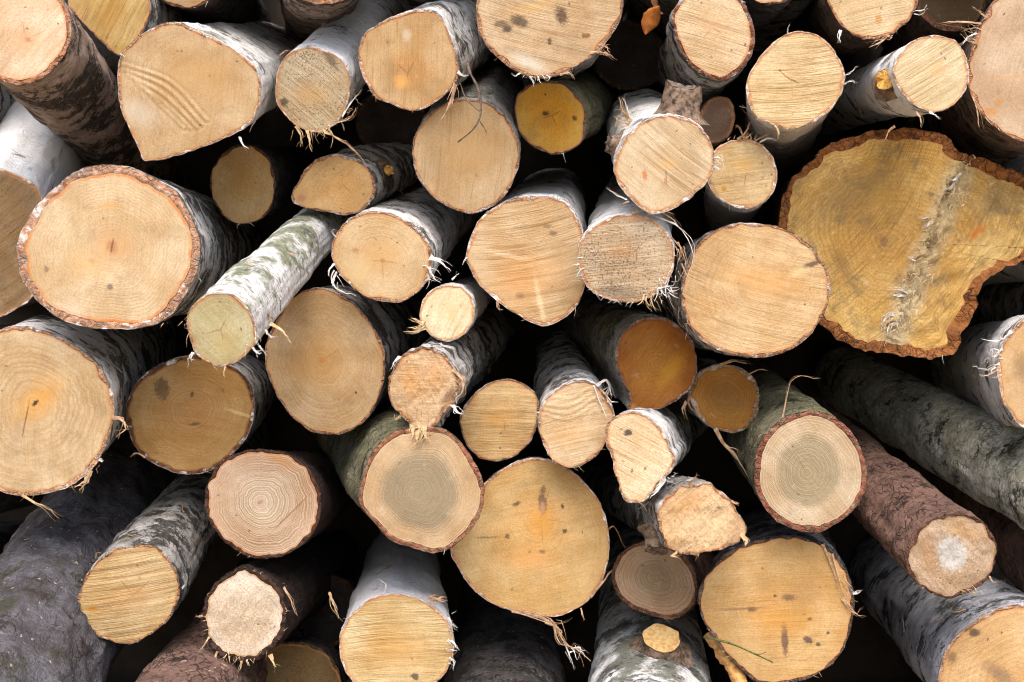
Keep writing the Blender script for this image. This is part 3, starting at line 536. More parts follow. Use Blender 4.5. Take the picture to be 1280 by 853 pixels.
L('h7', 'large yellow end with dark knots and a thin green twig crossing its edge', [(873, 749), (879, 726), (897, 703), (922, 686), (955, 675), (990, 671), (1018, 677), (1041, 691), (1058, 715), (1067, 745), (1066, 771), (1058, 802), (1046, 824), (1023, 842), (998, 852), (968, 855), (942, 850), (922, 832), (904, 814), (887, 789), (877, 769)],
  0.0, (0, -56), 'dark', (222, 176, 106), pith=(955, 770), b=3, saw=(4, .35), ring=.2, ring_f=120, fr=.5, heart=((218, 152, 70), .3, .9, .45), marks=[(981, 800, 4, 20, 2, (110, 76, 60), .35, .85), (1010, 800, 6, 4, -20, (80, 58, 50), .4, .85), (1023, 806, 3, 2.5, 0, DK, .4, .8), (986, 747, 8, 4, 0, (96, 74, 62), .6, .7), (1012, 774, 3, 2, 0, DK, .4, .8), (1035, 791, 2, 2, 0, DK, .4, .8), (940, 762, 6, 3, 0, (90, 66, 50), .5, .8), (978, 775, 30, 14, 0, (222, 156, 66), .95, .45), (925, 761, 30, 1.5, 4, (140, 104, 70), .6, .6), (969, 745, 2, 2, 0, DK, .4, .7), (1005, 740, 16, 12, 0, (180, 130, 86), .9, .35)], bp=dict(base=S(150, 148, 152)))
L('h8', 'white peeling birch trunk with round sawn knot, at the bottom centre', E(818, 966, 94, 92), -0.14, (4, -150), 'white', (214, 170, 110), b=4, saw=(10, .4), bp=dict(patch_amt=.5, green_amt=.85, lent_amt=.5))
L('h9', 'birch end with white frayed flank at the right edge, mid height', [(1280, 398), (1262, 418), (1250, 438), (1246, 460), (1251, 491), (1261, 513), (1280, 534), (1315, 542), (1350, 522), (1370, 480), (1366, 432), (1340, 400), (1308, 388)],
  -0.04, (-40, -34), 'white', (216, 172, 112), pith=(1310, 460), b=4, saw=(60, .2), ring=.2, speck=.5, fr=.8, marks=[(1278, 460, 10, 16, 20, (120, 92, 60), .9, .5)], bp=dict(patch_amt=.42))
L('i1', 'black shaded log deep in the gap under the largest yellow end', E(632, 1000, 100, 100), -0.20, (0, -140), 'dark', (160, 130, 90), name='log', b=4)
L('i2', 'shaded log sunk behind the drop shaped yellowish end', E(487, 152, 44, 40), 0.46, (30, 20), 'dark', (74, 58, 44), name='log', b=4, edge=(70, 50, 36))  # end and edge colours darkened to stand for deep shade
L('i3', 'dark log deep behind the oval rimmed end near the top', E(786, 70, 46, 44), 0.44, (-20, 40), 'dark', (74, 58, 44), name='log', b=4, edge=(70, 50, 36))  # shade of the gap painted into the sawn end's colours
L('i4', 'dark brown log at the top edge between two pale right hand ends', E(1188, -6, 44, 46), 0.16, (-60, 40), 'pink', (150, 118, 78), name='log', b=4, bp=dict(base=S(112, 88, 72), tint=S(80, 62, 52)))
L('i5', 'thin pale strip of a log end dipping from the top edge', E(962, -42, 46, 47), -0.02, (-30, 50), 'dark', (216, 178, 128), name='log', b=3, saw=(0, .4))
L('i6', 'dark brown log underside at the top edge above the ridged pale end', E(232, -44, 52, 54), 0.10, (40, 40), 'dark', (190, 150, 100), name='log', b=4, bp=dict(base=S(84, 68, 62)))
L('i8', 'grey log behind the white bottom birch, hidden in shade', E(408, 764, 40, 46), 0.4, (30, -40), 'dark', (74, 58, 44), name='log', b=4, edge=(70, 50, 36))  # sawn end coloured dark in place of shade

# torn strips: (log, polyline in photo pixels, width px, material, name)
SHREDS = [
 ('e1', [(521, 528), (522, 544), (523, 557)], 13, 'wood'), ('e1', [(531, 530), (532, 542), (535, 550)], 12, 'wood'), ('e1', [(515, 530), (517, 540), (516, 548)], 8, 'wood'), ('f2', [(830, 598), (822, 612), (812, 622)], 8, 'white'), ('f3', [(926, 668), (932, 676), (930, 682)], 8, 'wood'),
 ('a4', [(421, 154), (440, 147), (446, 136)], 4, 'tan'), ('a4', [(370, 158), (377, 170), (377, 183)], 5, 'wood'), ('a4', [(384, 163), (388, 176), (391, 190)], 5, 'wood'),
 ('a4', [(404, 163), (424, 174), (440, 185), (457, 203)], 4, 'tan'), ('a4', [(428, 146), (440, 128), (454, 112)], 4, 'white'), ('a4', [(410, 160), (420, 172), (436, 178)], 3, 'wood'), ('a4', [(350, 70), (356, 66), (364, 63)], 4, 'tan'),
 ('a5', [(572, 90), (580, 96), (587, 95)], 5, 'white'), ('a5', [(570, 106), (562, 132), (552, 152)], 6, 'tan'), ('a5', [(566, 112), (566, 130), (557, 140)], 4, 'tan'),
 ('a3', [(300, 172), (305, 182), (312, 186)], 4, 'white'), ('a3', [(151, 68), (156, 70), (159, 74)], 3, 'white'), ('a3', [(253, 40), (255, 44), (255, 48)], 3, 'white'),
 ('a7', [(738, 66), (752, 66), (766, 73)], 5, 'tan'), ('a7', [(748, 64), (756, 60), (762, 68)], 4, 'tan'), ('a7', [(662, 96), (666, 102), (667, 109)], 4, 'white'), ('a7', [(650, 92), (644, 96), (640, 95)], 3, 'white'), ('a7', [(700, 94), (712, 92), (718, 98)], 4, 'tan'),
 ('b1', [(790, 152), (778, 138), (773, 122)], 5, 'wood'), ('b1', [(789, 153), (784, 136), (778, 124)], 5, 'white'), ('b1', [(788, 154), (774, 146), (769, 158)], 4, 'wood'), ('b1', [(786, 156), (774, 152), (766, 146)], 3, 'wood'), ('b1', [(785, 157), (774, 160), (770, 164)], 3, 'tan'),
 ('b1', [(893, 196), (900, 198), (904, 206)], 6, 'white'), ('b1', [(892, 208), (899, 212), (903, 208)], 5, 'white'), ('b1', [(784, 250), (770, 244), (758, 236)], 3, 'white'), ('b1', [(786, 252), (776, 256), (771, 258)], 3, 'wood'),
 ('b3', [(922, 175), (932, 166), (937, 154)], 5, 'tan'), ('b3', [(930, 174), (924, 162), (919, 158)], 4, 'tan'), ('b3', [(944, 176), (956, 170), (968, 165)], 4, 'tan'), ('b3', [(950, 178), (960, 174), (970, 177)], 4, 'white'),
 ('b4', [(1055, 95), (1062, 92), (1070, 84)], 3, 'white'), ('b4', [(1055, 106), (1062, 103), (1068, 106)], 3, 'white'), ('b4', [(968, 157), (972, 165), (971, 175)], 4, 'wood'), ('b4', [(985, 44), (984, 38), (986, 32)], 2.5, 'white'),
 ('b5', [(1144, 14), (1153, 14), (1155, 7)], 3, 'white'), ('b5', [(1142, 18), (1150, 20), (1156, 13)], 2.5, 'white'), ('b5', [(1110, 44), (1098, 54), (1085, 61)], 6, 'tan'), ('b5', [(1050, 38), (1048, 46), (1046, 56)], 5, 'white'),
 ('b6', [(1118, 158), (1108, 166), (1101, 178)], 4, 'tan'), ('b6', [(1145, 140), (1150, 150), (1148, 160)], 4, 'tan'), ('b6', [(1162, 141), (1168, 146), (1172, 152)], 4, 'white'),
 ('b7', [(1222, 56), (1210, 52), (1200, 44)], 4, 'tan'), ('b7', [(1226, 30), (1198, 29), (1174, 32)], 5, 'tan'), ('b7', [(1232, 22), (1222, 16), (1212, 10)], 4, 'tan'), ('b7', [(1220, 42), (1208, 48), (1200, 58)], 4, 'white'), ('b7', [(1216, 122), (1221, 140), (1222, 160)], 5, 'tan'),
 ('c2', [(818, 270), (846, 282), (862, 304), (866, 326), (856, 350)], 4, 'white'), ('c2', [(838, 296), (852, 312), (856, 334), (848, 350)], 3, 'tan'), ('c2', [(790, 266), (815, 262), (838, 272), (850, 286)], 4, 'tan'),
 ('c3', [(584, 322), (580, 326), (579, 331)], 4, 'white'), ('c3', [(622, 376), (622, 384), (628, 388)], 5, 'tan'),
 ('d6', [(537, 322), (550, 327), (565, 339)], 9, 'white'), ('d6', [(536, 334), (542, 346), (551, 353)], 5, 'white'), ('d6', [(421, 340), (416, 354), (428, 364), (446, 369)], 4, 'white'), ('d6', [(418, 330), (412, 338), (413, 346)], 4, 'white'), ('d6', [(420, 296), (416, 290), (421, 287)], 3, 'white'),
 ('d5', [(530, 406), (520, 400), (514, 398)], 6, 'wood'), ('d5', [(531, 410), (518, 415), (505, 414)], 6, 'wood'), ('d5', [(530, 402), (522, 410), (512, 409)], 5, 'wood'), ('d5', [(565, 350), (570, 345), (574, 342)], 4, 'white'),
 ('e1', [(566, 462), (578, 474), (579, 488), (568, 502)], 5, 'tan'), ('e1', [(566, 506), (572, 514), (580, 516)], 7, 'white'), ('e1', [(572, 478), (580, 470), (576, 486)], 6, 'tan'), ('e1', [(500, 446), (494, 452), (491, 460)], 5, 'white'), ('e1', [(500, 520), (495, 524), (494, 518)], 4, 'tan'),
 ('d3', [(338, 404), (354, 412), (366, 426)], 6, 'wood'), ('d3', [(332, 412), (340, 420), (350, 418)], 4, 'white'), ('d3', [(242, 440), (240, 446), (243, 449)], 6, 'white'), ('d3', [(282, 458), (282, 464), (285, 468)], 3, 'wood'), ('d3', [(316, 434), (324, 440), (330, 438)], 4, 'white'),
 ('e3', [(746, 482), (758, 476), (764, 496)], 5, 'white'), ('e3', [(752, 488), (762, 500), (766, 514)], 4, 'tan'), ('e3', [(742, 482), (750, 504), (758, 522)], 3, 'white'), ('e3', [(674, 516), (668, 514), (670, 508)], 3, 'white'),
 ('e5', [(894, 536), (904, 555), (918, 568), (927, 584), (938, 606)], 6, 'tan'), ('e5', [(908, 558), (920, 562), (921, 570)], 3, 'tan'), ('e5', [(900, 457), (914, 452), (932, 454)], 5, 'tan'), ('e5', [(936, 468), (948, 462), (958, 463)], 2.5, 'tan'), ('e5', [(862, 495), (860, 505), (868, 516)], 5, 'brown'), ('e5', [(858, 502), (852, 512), (856, 520)], 6, 'tan'),
 ('f1', [(978, 522), (990, 474), (1024, 473)], 2.5, 'tan'),
 ('f3', [(860, 606), (866, 598), (869, 591)], 4, 'tan'), ('f3', [(914, 626), (920, 630), (922, 628)], 4, 'tan'), ('f3', [(846, 690), (840, 694), (846, 694)], 5, 'wood'),
 ('f5', [(640, 764), (672, 770), (694, 782), (704, 802), (722, 812), (738, 826)], 7, 'tan'), ('f5', [(692, 780), (698, 800), (712, 808)], 4, 'tan'), ('f5', [(705, 802), (712, 818), (718, 836)], 3, 'white'), ('f5', [(714, 810), (726, 810), (722, 824)], 3, 'white'), ('f5', [(738, 746), (752, 728), (763, 710)], 5, 'tan'), ('f5', [(726, 760), (728, 768), (731, 772)], 3, 'tan'), ('f5', [(760, 662), (768, 658), (780, 684)], 3, 'brown'),
 ('g3', [(140, 522), (153, 524), (158, 536), (147, 545)], 6, 'tan'), ('g3', [(114, 588), (110, 600), (96, 608)], 8, 'tan'), ('g3', [(108, 596), (106, 606), (102, 612)], 5, 'wood'), ('g3', [(28, 619), (46, 628), (60, 634), (76, 646)], 4, 'wood'), ('g3', [(124, 574), (130, 576), (128, 570)], 4, 'white'),
 ('g2', [(182, 572), (172, 566), (166, 570)], 4, 'tan'),
 ('g4', [(228, 735), (234, 728), (236, 722)], 4, 'white'), ('g4', [(120, 698), (122, 692), (127, 690)], 3, 'tan'),
 ('g5', [(355, 734), (364, 750), (371, 768)], 4, 'tan'), ('g5', [(338, 818), (342, 826), (347, 833)], 7, 'wood'), ('g5', [(262, 796), (256, 806), (250, 813)], 4, 'wood'), ('g5', [(302, 826), (302, 832), (301, 837)], 4, 'wood'), ('g5', [(272, 814), (270, 820), (268, 824)], 4, 'wood'), ('g5', [(254, 770), (250, 769), (248, 768)], 4, 'wood'),
 ('g6', [(412, 741), (418, 756), (424, 773)], 6, 'wood'), ('g6', [(536, 747), (548, 748), (556, 752)], 5, 'tan'), ('g6', [(542, 752), (552, 746), (558, 746)], 5, 'tan'), ('g6', [(560, 772), (566, 780), (572, 784)], 4, 'white'), ('g6', [(564, 800), (570, 806), (574, 810)], 4, 'white'), ('g6', [(562, 822), (568, 828), (566, 836)], 4, 'white'), ('g6', [(480, 742), (482, 730), (474, 722)], 3, 'white'),
 ('h7', [(1028, 680), (1038, 704), (1049, 736)], 5, 'tan'), ('h7', [(1040, 692), (1050, 730), (1060, 756)], 3, 'tan'), ('h7', [(1052, 748), (1064, 764), (1080, 769)], 3, 'tan'), ('h7', [(1058, 754), (1070, 766), (1076, 758)], 2.5, 'tan'), ('h7', [(1066, 742), (1072, 740), (1074, 736)], 4, 'white'),
 ('h9', [(1248, 455), (1232, 462), (1214, 458)], 3, 'white'), ('h9', [(1247, 462), (1232, 470), (1222, 468)], 3, 'tan'), ('h9', [(1252, 436), (1240, 446), (1236, 430)], 4, 'white'), ('h9', [(1264, 414), (1252, 424), (1246, 420)], 5, 'white'),
 ('h3', [(1236, 720), (1240, 728), (1246, 726)], 3, 'wood'),
 ('b8', [(1160, 272), (1152, 274), (1146, 272)], 4, 'white'), ('b8', [(1162, 278), (1156, 284), (1150, 278)], 4, 'white'), ('b8', [(1134, 366), (1120, 362), (1106, 362)], 5, 'white'), ('b8', [(1132, 370), (1118, 370), (1104, 368)], 4, 'white'), ('b8', [(1128, 392), (1112, 394), (1104, 402), (1100, 414)], 6, 'white'), ('b8', [(1124, 402), (1110, 408), (1108, 418)], 5, 'white'), ('b8', [(1200, 216), (1190, 226), (1180, 224)], 5, 'white'), ('b8', [(1196, 224), (1186, 236), (1176, 238)], 5, 'white'), ('b8', [(1144, 326), (1138, 324), (1132, 320)], 4, 'white'), ('b8', [(1194, 232), (1190, 242), (1182, 248)], 5, 'wood'),
]

# things standing wholly or mostly outside the frame: the pile goes on
_r = random.Random(5)
def _clear(u, v, r):
    for d in LOGS:
        o = np.array(d['out'])
        c = o.mean(0)
        rr = np.abs(np.hypot(*(o - c).T)).mean()
        if math.hypot(u - c[0], v - c[1]) < (rr + r) * 0.93:
            return False
    return True
_cand = [(u, v) for v in range(-330, 960, 34) for u in range(-330, 1640, 34)]
_r.shuffle(_cand)
_nf = 0
for (u, v) in _cand:
    r = _r.uniform(56, 84)
    if not (u + r < -4 or u - r > 1284 or v + r < -6 or v - r > 858):
        continue
    if v + r > 1022 or not _clear(u, v, r) or (-70 < u < 60 and v > 560):
        continue
    _nf += 1
    L('z%d' % _nf, 'birch log further along the pile, beyond the edge of the photo', E(u, v, r, r), _r.uniform(-0.06, 0.08), None, 'dark' if (u < 0 and v > 480) or v > 800 else _r.choice(['birch', 'grey', 'white']), (216, 180, 124), b=3, saw=(_r.uniform(0, 180), .4), outside=True)
for d in LOGS:
    if d['ax'] is None:
        c = np.array(d['out']).mean(0)
        d['ax'] = (-(c[0] - 640) * 0.2, -(c[1] - 426.5) * 0.2)
    elif d['key'] not in ('a1', 'd2', 'd3', 'h1', 'h2', 'h3', 'h4', 'h5', 'h8', 'i1', 'b1'):
        d['ax'] = (d['ax'][0] * 0.88, d['ax'][1] * 0.88)

# ------------------------------------------------------------------ placing the logs
def smooth_outline(pts, n):
    P = np.array(pts, float)
    m = len(P)
    ts = np.linspace(0, m, m * 24, endpoint=False)
    i = np.floor(ts).astype(int); f = (ts - i)[:, None]
    p0, p1, p2, p3 = P[(i - 1) % m], P[i % m], P[(i + 1) % m], P[(i + 2) % m]
    C = 0.5 * ((2 * p1) + (-p0 + p2) * f + (2 * p0 - 5 * p1 + 4 * p2 - p3) * f ** 2 + (-p0 + 3 * p1 - 3 * p2 + p3) * f ** 3)
    # photo v runs down: make the loop run counter-clockwise as seen from the camera
    A = 0.5 * np.sum(C[:, 0] * np.roll(C[:, 1], -1) - np.roll(C[:, 0], -1) * C[:, 1])
    if A > 0:
        C = C[::-1]
    seg = np.hypot(*(np.roll(C, -1, 0) - C).T)
    cum = np.concatenate([[0], np.cumsum(seg)])
    CC = np.vstack([C, C[:1]])
    q = np.linspace(0, cum[-1], n, endpoint=False)
    return np.stack([np.interp(q, cum, CC[:, 0]), np.interp(q, cum, CC[:, 1])], 1)

NTH = 72
for d in LOGS:
    d['o2'] = smooth_outline(d['out'], 160)
    c = d['o2'].mean(0)
    d['c'] = c
    k = K * (D + d['y']) / D
    rel = (d['o2'] - c) * np.array([1, -1]) * k
    th = np.arctan2(rel[:, 1], rel[:, 0]); rr = np.hypot(*rel.T)
    o = np.argsort(th)
    d['polar'] = np.interp(np.linspace(-math.pi, math.pi, NTH, endpoint=False), th[o], rr[o], period=2 * math.pi)
    C0 = at(c[0], c[1], d['y']); C1 = at(c[0] + d['ax'][0], c[1] + d['ax'][1], d['y'] + 0.4)
    d['C'] = C0
    d['slope'] = (C1 - C0)[[0, 2]] / 0.4

# let the bodies settle beside each other behind the face of the pile
nL = len(LOGS)
Y0 = np.array([d['y'] for d in LOGS]); C0 = np.array([d['C'][[0, 2]] for d in LOGS])
SL = np.array([d['slope'] for d in LOGS]); SL0 = SL.copy()
PO = np.array([d['polar'] for d in LOGS])
ys = np.linspace(-0.2, 0.8, 11)
idx = np.arange(nL)
for it in range(160):
    upd = np.zeros_like(SL); cnt = np.ones(nL)
    for yv in ys:
        arm = yv - Y0
        act = arm > 0.03
        P = C0 + SL * np.maximum(arm, 0)[:, None]
        dv = P[None] - P[:, None]                       # i -> j
        dist = np.hypot(dv[..., 0], dv[..., 1]) + 1e-6
        th = np.arctan2(dv[..., 1], dv[..., 0])
        bi = ((th + math.pi) / (2 * math.pi) * NTH).astype(int) % NTH
        bj = (bi + NTH // 2) % NTH
        tp = (1 - 0.12 * np.maximum(arm, 0))
        need = PO[idx[:, None], bi] * tp[:, None] + PO[idx[None], bj] * tp[None]
        pen = np.where(act[:, None] & act[None], need - dist, 0)
        np.fill_diagonal(pen, 0)
        pen = np.clip(pen, 0, 0.05)
        push = -(dv / dist[..., None]) * pen[..., None]
        upd += np.where(act[:, None], push.sum(1) / np.maximum(arm, 0.12)[:, None], 0)
        cnt += (pen > 0).any(1)
    SL = SL + 0.35 * upd / cnt[:, None] + 0.10 * (SL0 - SL)
for d, s in zip(LOGS, SL):
    d['slope'] = s

LIB = {}

def catmull(pts, n):
    P = np.array(pts, float)
    P = np.vstack([2 * P[0] - P[1], P, 2 * P[-1] - P[-2]])
    m = len(P) - 3
    ts = np.linspace(0, m - 1e-6, n)
    i = np.floor(ts).astype(int); f = (ts - i)[:, None]
    p0, p1, p2, p3 = P[i], P[i + 1], P[i + 2], P[i + 3]
    return 0.5 * ((2 * p1) + (-p0 + p2) * f + (2 * p0 - 5 * p1 + 4 * p2 - p3) * f ** 2 + (-p0 + 3 * p1 - 3 * p2 + p3) * f ** 3)

def ribbon(pts, w0, w1, thick, rnd, sides=4, twist=1.0):
    """a torn strip: flattened tapering tube along pts -> verts, quads"""
    P = np.array(pts); n = len(P)
    Tn = np.gradient(P, axis=0); Tn /= np.linalg.norm(Tn, axis=1)[:, None] + 1e-9
    up = np.array([0.2, -1.0, 0.3]); a0 = rnd.uniform(-0.6, 0.6) * twist; a1 = a0 + rnd.uniform(-1.2, 1.2) * twist
    V = []
    for i in range(n):
        f = i / (n - 1)
        b = np.cross(Tn[i], up); b /= np.linalg.norm(b) + 1e-9
        c = np.cross(b, Tn[i])
        an = a0 + (a1 - a0) * f
        e = math.cos(an) * b + math.sin(an) * c; g = -math.sin(an) * b + math.cos(an) * c
        w = (w0 + (w1 - w0) * f ** 0.8) * (1 + 0.25 * rnd.uniform(-1, 1)) * 0.5
        for k in range(sides):
            ph = 2 * math.pi * k / sides
            V.append(P[i] + e * w * math.cos(ph) + g * min(thick, w * 0.8) * math.sin(ph))
    Q = []
    for i in range(n - 1):
        for k in range(sides):
            k2 = (k + 1) % sides
            Q.append((i * sides + k, i * sides + k2, (i + 1) * sides + k2, (i + 1) * sides + k))
    if sides == 4:
        Q.append((3, 2, 1, 0)); e = (n - 1) * 4; Q.append((e, e + 1, e + 2, e + 3))
    return np.array(V), Q

def build_log(d, num):
    rnd = random.Random(num * 101 + 7)
    out = d.get('outside', False)
    fine_face = bool(d.get('ridges') or d.get('step'))
    NA = 56 if out else (224 if fine_face else 144)
    NR = 8 if out else (72 if fine_face else 34)
    NS = 18 if out else 58
    y0 = d['y']; C = d['C']
    ax3 = np.array([d['slope'][0], 1.0, d['slope'][1]]); ax3 /= np.linalg.norm(ax3)
    tf = d.get('tiltface', 0.35)
    n = np.array([0, -1.0, 0]) * (1 - tf) - ax3 * tf; n /= np.linalg.norm(n)
    e1 = np.array([1.0, 0, 0]); e1 = e1 - n * e1.dot(n); e1 /= np.linalg.norm(e1)
    e2 = np.cross(n, e1)
    def unproj(uv):
        uv = np.atleast_2d(np.asarray(uv, float))
        R = np.stack([(uv[:, 0] - 640) * K, np.full(len(uv), D), -(uv[:, 1] - 426.5) * K], 1)
        t = ((C - CAM) @ n) / (R @ n)
        return CAM + R * t[:, None]
    def pq(uv):
        Pm = unproj(uv) - C
        return np.stack([Pm @ e1, Pm @ e2], 1)
    k = K * (D + y0) / D
    d['unproj'] = unproj; d['n'] = n; d['k'] = k; d['axis'] = ax3
    outer = pq(smooth_outline(d['out'], NA))
    tan = np.roll(outer, -1, 0) - np.roll(outer, 1, 0)
    tan /= np.linalg.norm(tan, axis=1)[:, None]
    nor = np.stack([tan[:, 1], -tan[:, 0]], 1)
    if np.sum(nor * (outer - outer.mean(0))) < 0:
        nor = -nor
    Rm = np.hypot(*outer.T).mean()
    ang = np.linspace(0, 2 * math.pi, NA, endpoint=False)
    cyl = np.stack([np.cos(ang) * Rm, np.sin(ang) * Rm], 1)
    # small unevenness of the sawn outline itself
    jn = fbm(np.concatenate([cyl * 90, np.full((NA, 1), num * 3.3)], 1), 5, 3)
    outer = outer + nor * (jn * (0.0011 if d['key'] != 'b8' else 0.0034) * d.get('jag', 1.0))[:, None]
    bt = d['b'] * k
    bn = 1 + (0.45 if d['b'] >= 10 else (0.35 if d['b'] >= 5 else 0.75)) * fbm(np.concatenate([cyl * (22 if d['b'] >= 5 else 55), np.full((NA, 1), num * 1.7 + 40)], 1), 9, 3)
    wood = outer - nor * (bt * np.clip(bn, 0.12, 2.2))[:, None]
    pith = pq([d['pith']])[0] if 'pith' in d else np.array([rnd.uniform(-.15, .15), rnd.uniform(-.15, .15)]) * Rm
    # ---- cut face
    ts = np.linspace(0, 1, NR + 1)[1:]
    grid = pith + ts[:, None, None] * (wood - pith)[None]
    FP = np.vstack([pith[None], grid.reshape(-1, 2)])
    tt = np.concatenate([[0.0], np.repeat(ts, NA)])
    ln = np.hypot(*(wood - pith).T)
    edge = np.concatenate([[ln.mean()], ((1 - ts)[:, None] * ln[None]).ravel()])
    P3 = np.concatenate([FP, np.full((len(FP), 1), num * 0.37)], 1)
    hgt = 0.0005 * fbm(P3 * 30, 3, 2)
    if 'rough' in d:
        hgt = hgt + d['rough'] * (fbm(P3 * np.array([260, 120, 1]), 8, 4) * 0.45 + fbm(P3 * 40, 12, 2) * 0.8)
    elif not out:
        ca, sa_ = math.cos(math.radians(d.get('saw', (0, 0))[0])), math.sin(math.radians(d.get('saw', (0, 0))[0]))
        w = -FP[:, 0] * sa_ + FP[:, 1] * ca; o_ = FP[:, 0] * ca + FP[:, 1] * sa_
        hgt = hgt + 0.0007 * d.get('saw', (0, .2))[1] * fbm(np.stack([w * 150, o_ * 6, np.full(len(w), num)], 1), 4, 2)
    for rd in d.get('ridges', ()):
        cv = pq(catmull(rd, 40))
        dd = np.min(np.hypot(FP[:, None, 0] - cv[None, :, 0], FP[:, None, 1] - cv[None, :, 1]), 1)
        hgt = hgt + (0.0009 if d['key'] == 'a3' else 0.0004) * np.exp(-(dd / 0.0022) ** 2) - (0.0005 if d['key'] == 'a3' else 0.0002) * np.exp(-((dd - 0.0048) / 0.0022) ** 2)
    if d.get('step'):
        A, B = pq([(1203, 195), (1104, 432)])
        dr = (B - A) / np.linalg.norm(B - A)
        side = (FP[:, 0] - A[0]) * (-dr[1]) + (FP[:, 1] - A[1]) * dr[0]   # + to the right of the ridge
        along = (FP - A) @ dr
        side = side + 0.006 * fbm(np.stack([along * 60, along * 0, along * 0 + 3], 1), 6, 3)
        hgt = hgt - 0.016 / (1 + np.exp(-side / 0.0025)) + 0.010 / (1 + np.exp(-(0.016 - np.abs(side - 0.010)) / 0.002)) * (0.75 + 0.6 * fbm(np.stack([side * 260, along * 60, along * 0], 1), 14, 4))
        hgt = hgt + np.where(side > 0, 1, 0.25) * (0.0030 * fbm(P3 * 42, 22, 4) + 0.0016 * fbm(np.stack([side * 220, along * 35, along * 0], 1), 24, 3))
    local = FP[:, :1] * e1 + FP[:, 1:] * e2 + n * hgt[:, None]
    ii = np.arange(NA); jj = (ii + 1) % NA
    tris = np.stack([np.zeros(NA, int), 1 + ii, 1 + jj], 1)
    Q = []
    for r in range(NR - 1):
        a = 1 + r * NA
        Q.append(np.stack([a + ii, a + NA + ii, a + NA + jj, a + jj], 1))
    me = mesh_from('cut_face', local, np.concatenate(Q), dict(fc=np.concatenate([FP, tt[:, None]], 1), edge=edge), tris)
    root = bpy.data.objects.new(d['name'], None)
    root.empty_display_size = 0.05
    COL.objects.link(root)
    root.location = C
    root['label'] = d['label']; root['category'] = 'log'
    root['group'] = 'logs of the pile beyond the photo' if out else 'logs stacked in the pile'
    d['root'] = root
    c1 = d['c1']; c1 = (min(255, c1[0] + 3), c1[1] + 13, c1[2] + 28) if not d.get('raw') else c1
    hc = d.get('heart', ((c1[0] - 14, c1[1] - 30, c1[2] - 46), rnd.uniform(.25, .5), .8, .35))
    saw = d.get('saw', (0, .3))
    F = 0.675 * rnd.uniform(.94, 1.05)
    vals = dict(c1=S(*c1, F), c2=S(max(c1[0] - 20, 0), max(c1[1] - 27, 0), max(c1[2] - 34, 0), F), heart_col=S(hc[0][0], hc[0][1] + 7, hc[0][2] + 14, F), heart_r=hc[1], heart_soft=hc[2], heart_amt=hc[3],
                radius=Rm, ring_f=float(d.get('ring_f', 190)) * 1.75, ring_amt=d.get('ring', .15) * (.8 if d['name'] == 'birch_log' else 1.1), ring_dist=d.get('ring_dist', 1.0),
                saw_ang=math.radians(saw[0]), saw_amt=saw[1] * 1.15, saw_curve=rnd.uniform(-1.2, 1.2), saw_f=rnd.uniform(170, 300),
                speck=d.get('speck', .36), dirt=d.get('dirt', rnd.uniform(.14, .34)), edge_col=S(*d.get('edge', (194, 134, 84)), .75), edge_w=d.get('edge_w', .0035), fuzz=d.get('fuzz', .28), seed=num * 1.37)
    marks = []
    if not out and d['y'] < 0.3:
        if rnd.random() < 0.6 and d['name'] != 'pine_log':
            a_0 = rnd.uniform(0, 6.28)
            for q_ in range(rnd.randint(1, 4)):
                a_ = a_0 + q_ * rnd.uniform(1.2, 2.4); l_ = Rm * rnd.uniform(.10, .22)
                marks.append(dict(px=float(pith[0] + math.cos(a_) * l_), py=float(pith[1] + math.sin(a_) * l_), ang=a_, rx=l_, ry=rnd.uniform(.6, 1.0) * k, soft=.45, amt=rnd.uniform(.3, .6), mark=S(104, 70, 44)))
        for q_ in range(rnd.randint(4, 8)):
            th_ = rnd.uniform(0, 6.28); rr_ = math.sqrt(rnd.uniform(0.02, 0.8))
            iw = int(th_ / 6.2832 * NA) % NA
            p_ = pith + (wood[iw] - pith) * rr_
            v_ = wood[iw] - pith
            kind_ = rnd.random()
            if kind_ < 0.5:
                marks.append(dict(px=float(p_[0]), py=float(p_[1]), ang=rnd.uniform(0, 3), rx=rnd.uniform(.8, 2.4) * k, ry=rnd.uniform(.7, 1.6) * k, soft=.4, amt=rnd.uniform(.4, .8), mark=S(92, 64, 42)))
            elif kind_ < 0.75:
                marks.append(dict(px=float(p_[0]), py=float(p_[1]), ang=math.atan2(v_[1], v_[0]) + rnd.uniform(-.2, .2), rx=rnd.uniform(4, 12) * k, ry=rnd.uniform(.5, .9) * k, soft=.5, amt=rnd.uniform(.12, .3), mark=S(136, 96, 62)))
    for (u, v, rx, ry, an, colr, soft, amt) in d.get('marks', ()):
        m = pq([(u, v)])[0]
        marks.append(dict(px=float(m[0]), py=float(m[1]), ang=math.radians(an), rx=rx * k, ry=ry * k, soft=soft, amt=amt, mark=S(colr[0], min(255, colr[1] + 5), min(255, colr[2] + 9), F)))
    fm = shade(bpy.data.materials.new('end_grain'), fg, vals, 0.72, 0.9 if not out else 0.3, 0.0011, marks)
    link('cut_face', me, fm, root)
    # ---- bark
    bk = dict(BARKS[d['bark']]); bk.update(d.get('bp', {}))
    bk['seed'] = num * 2.61 % 50
    amp = {'pine': 0.0022, 'mossy': 0.0022, 'dark': 0.0030, 'pink': 0.0022, 'grey': 0.0022}.get(d['bark'], 0.0016) * d.get('amp', 1.0)
    ln_ = LOGLEN * rnd.uniform(0.9, 1.05)
    ss = ln_ * (np.linspace(0, 1, NS + 1)[1:] ** 1.9)
    edge3 = local[-NA:]
    n3 = nor[:, :1] * e1 + nor[:, 1:] * e2
    o3 = outer[:, :1] * e1 + outer[:, 1:] * e2
    rows, bcs, rim = [], [], []
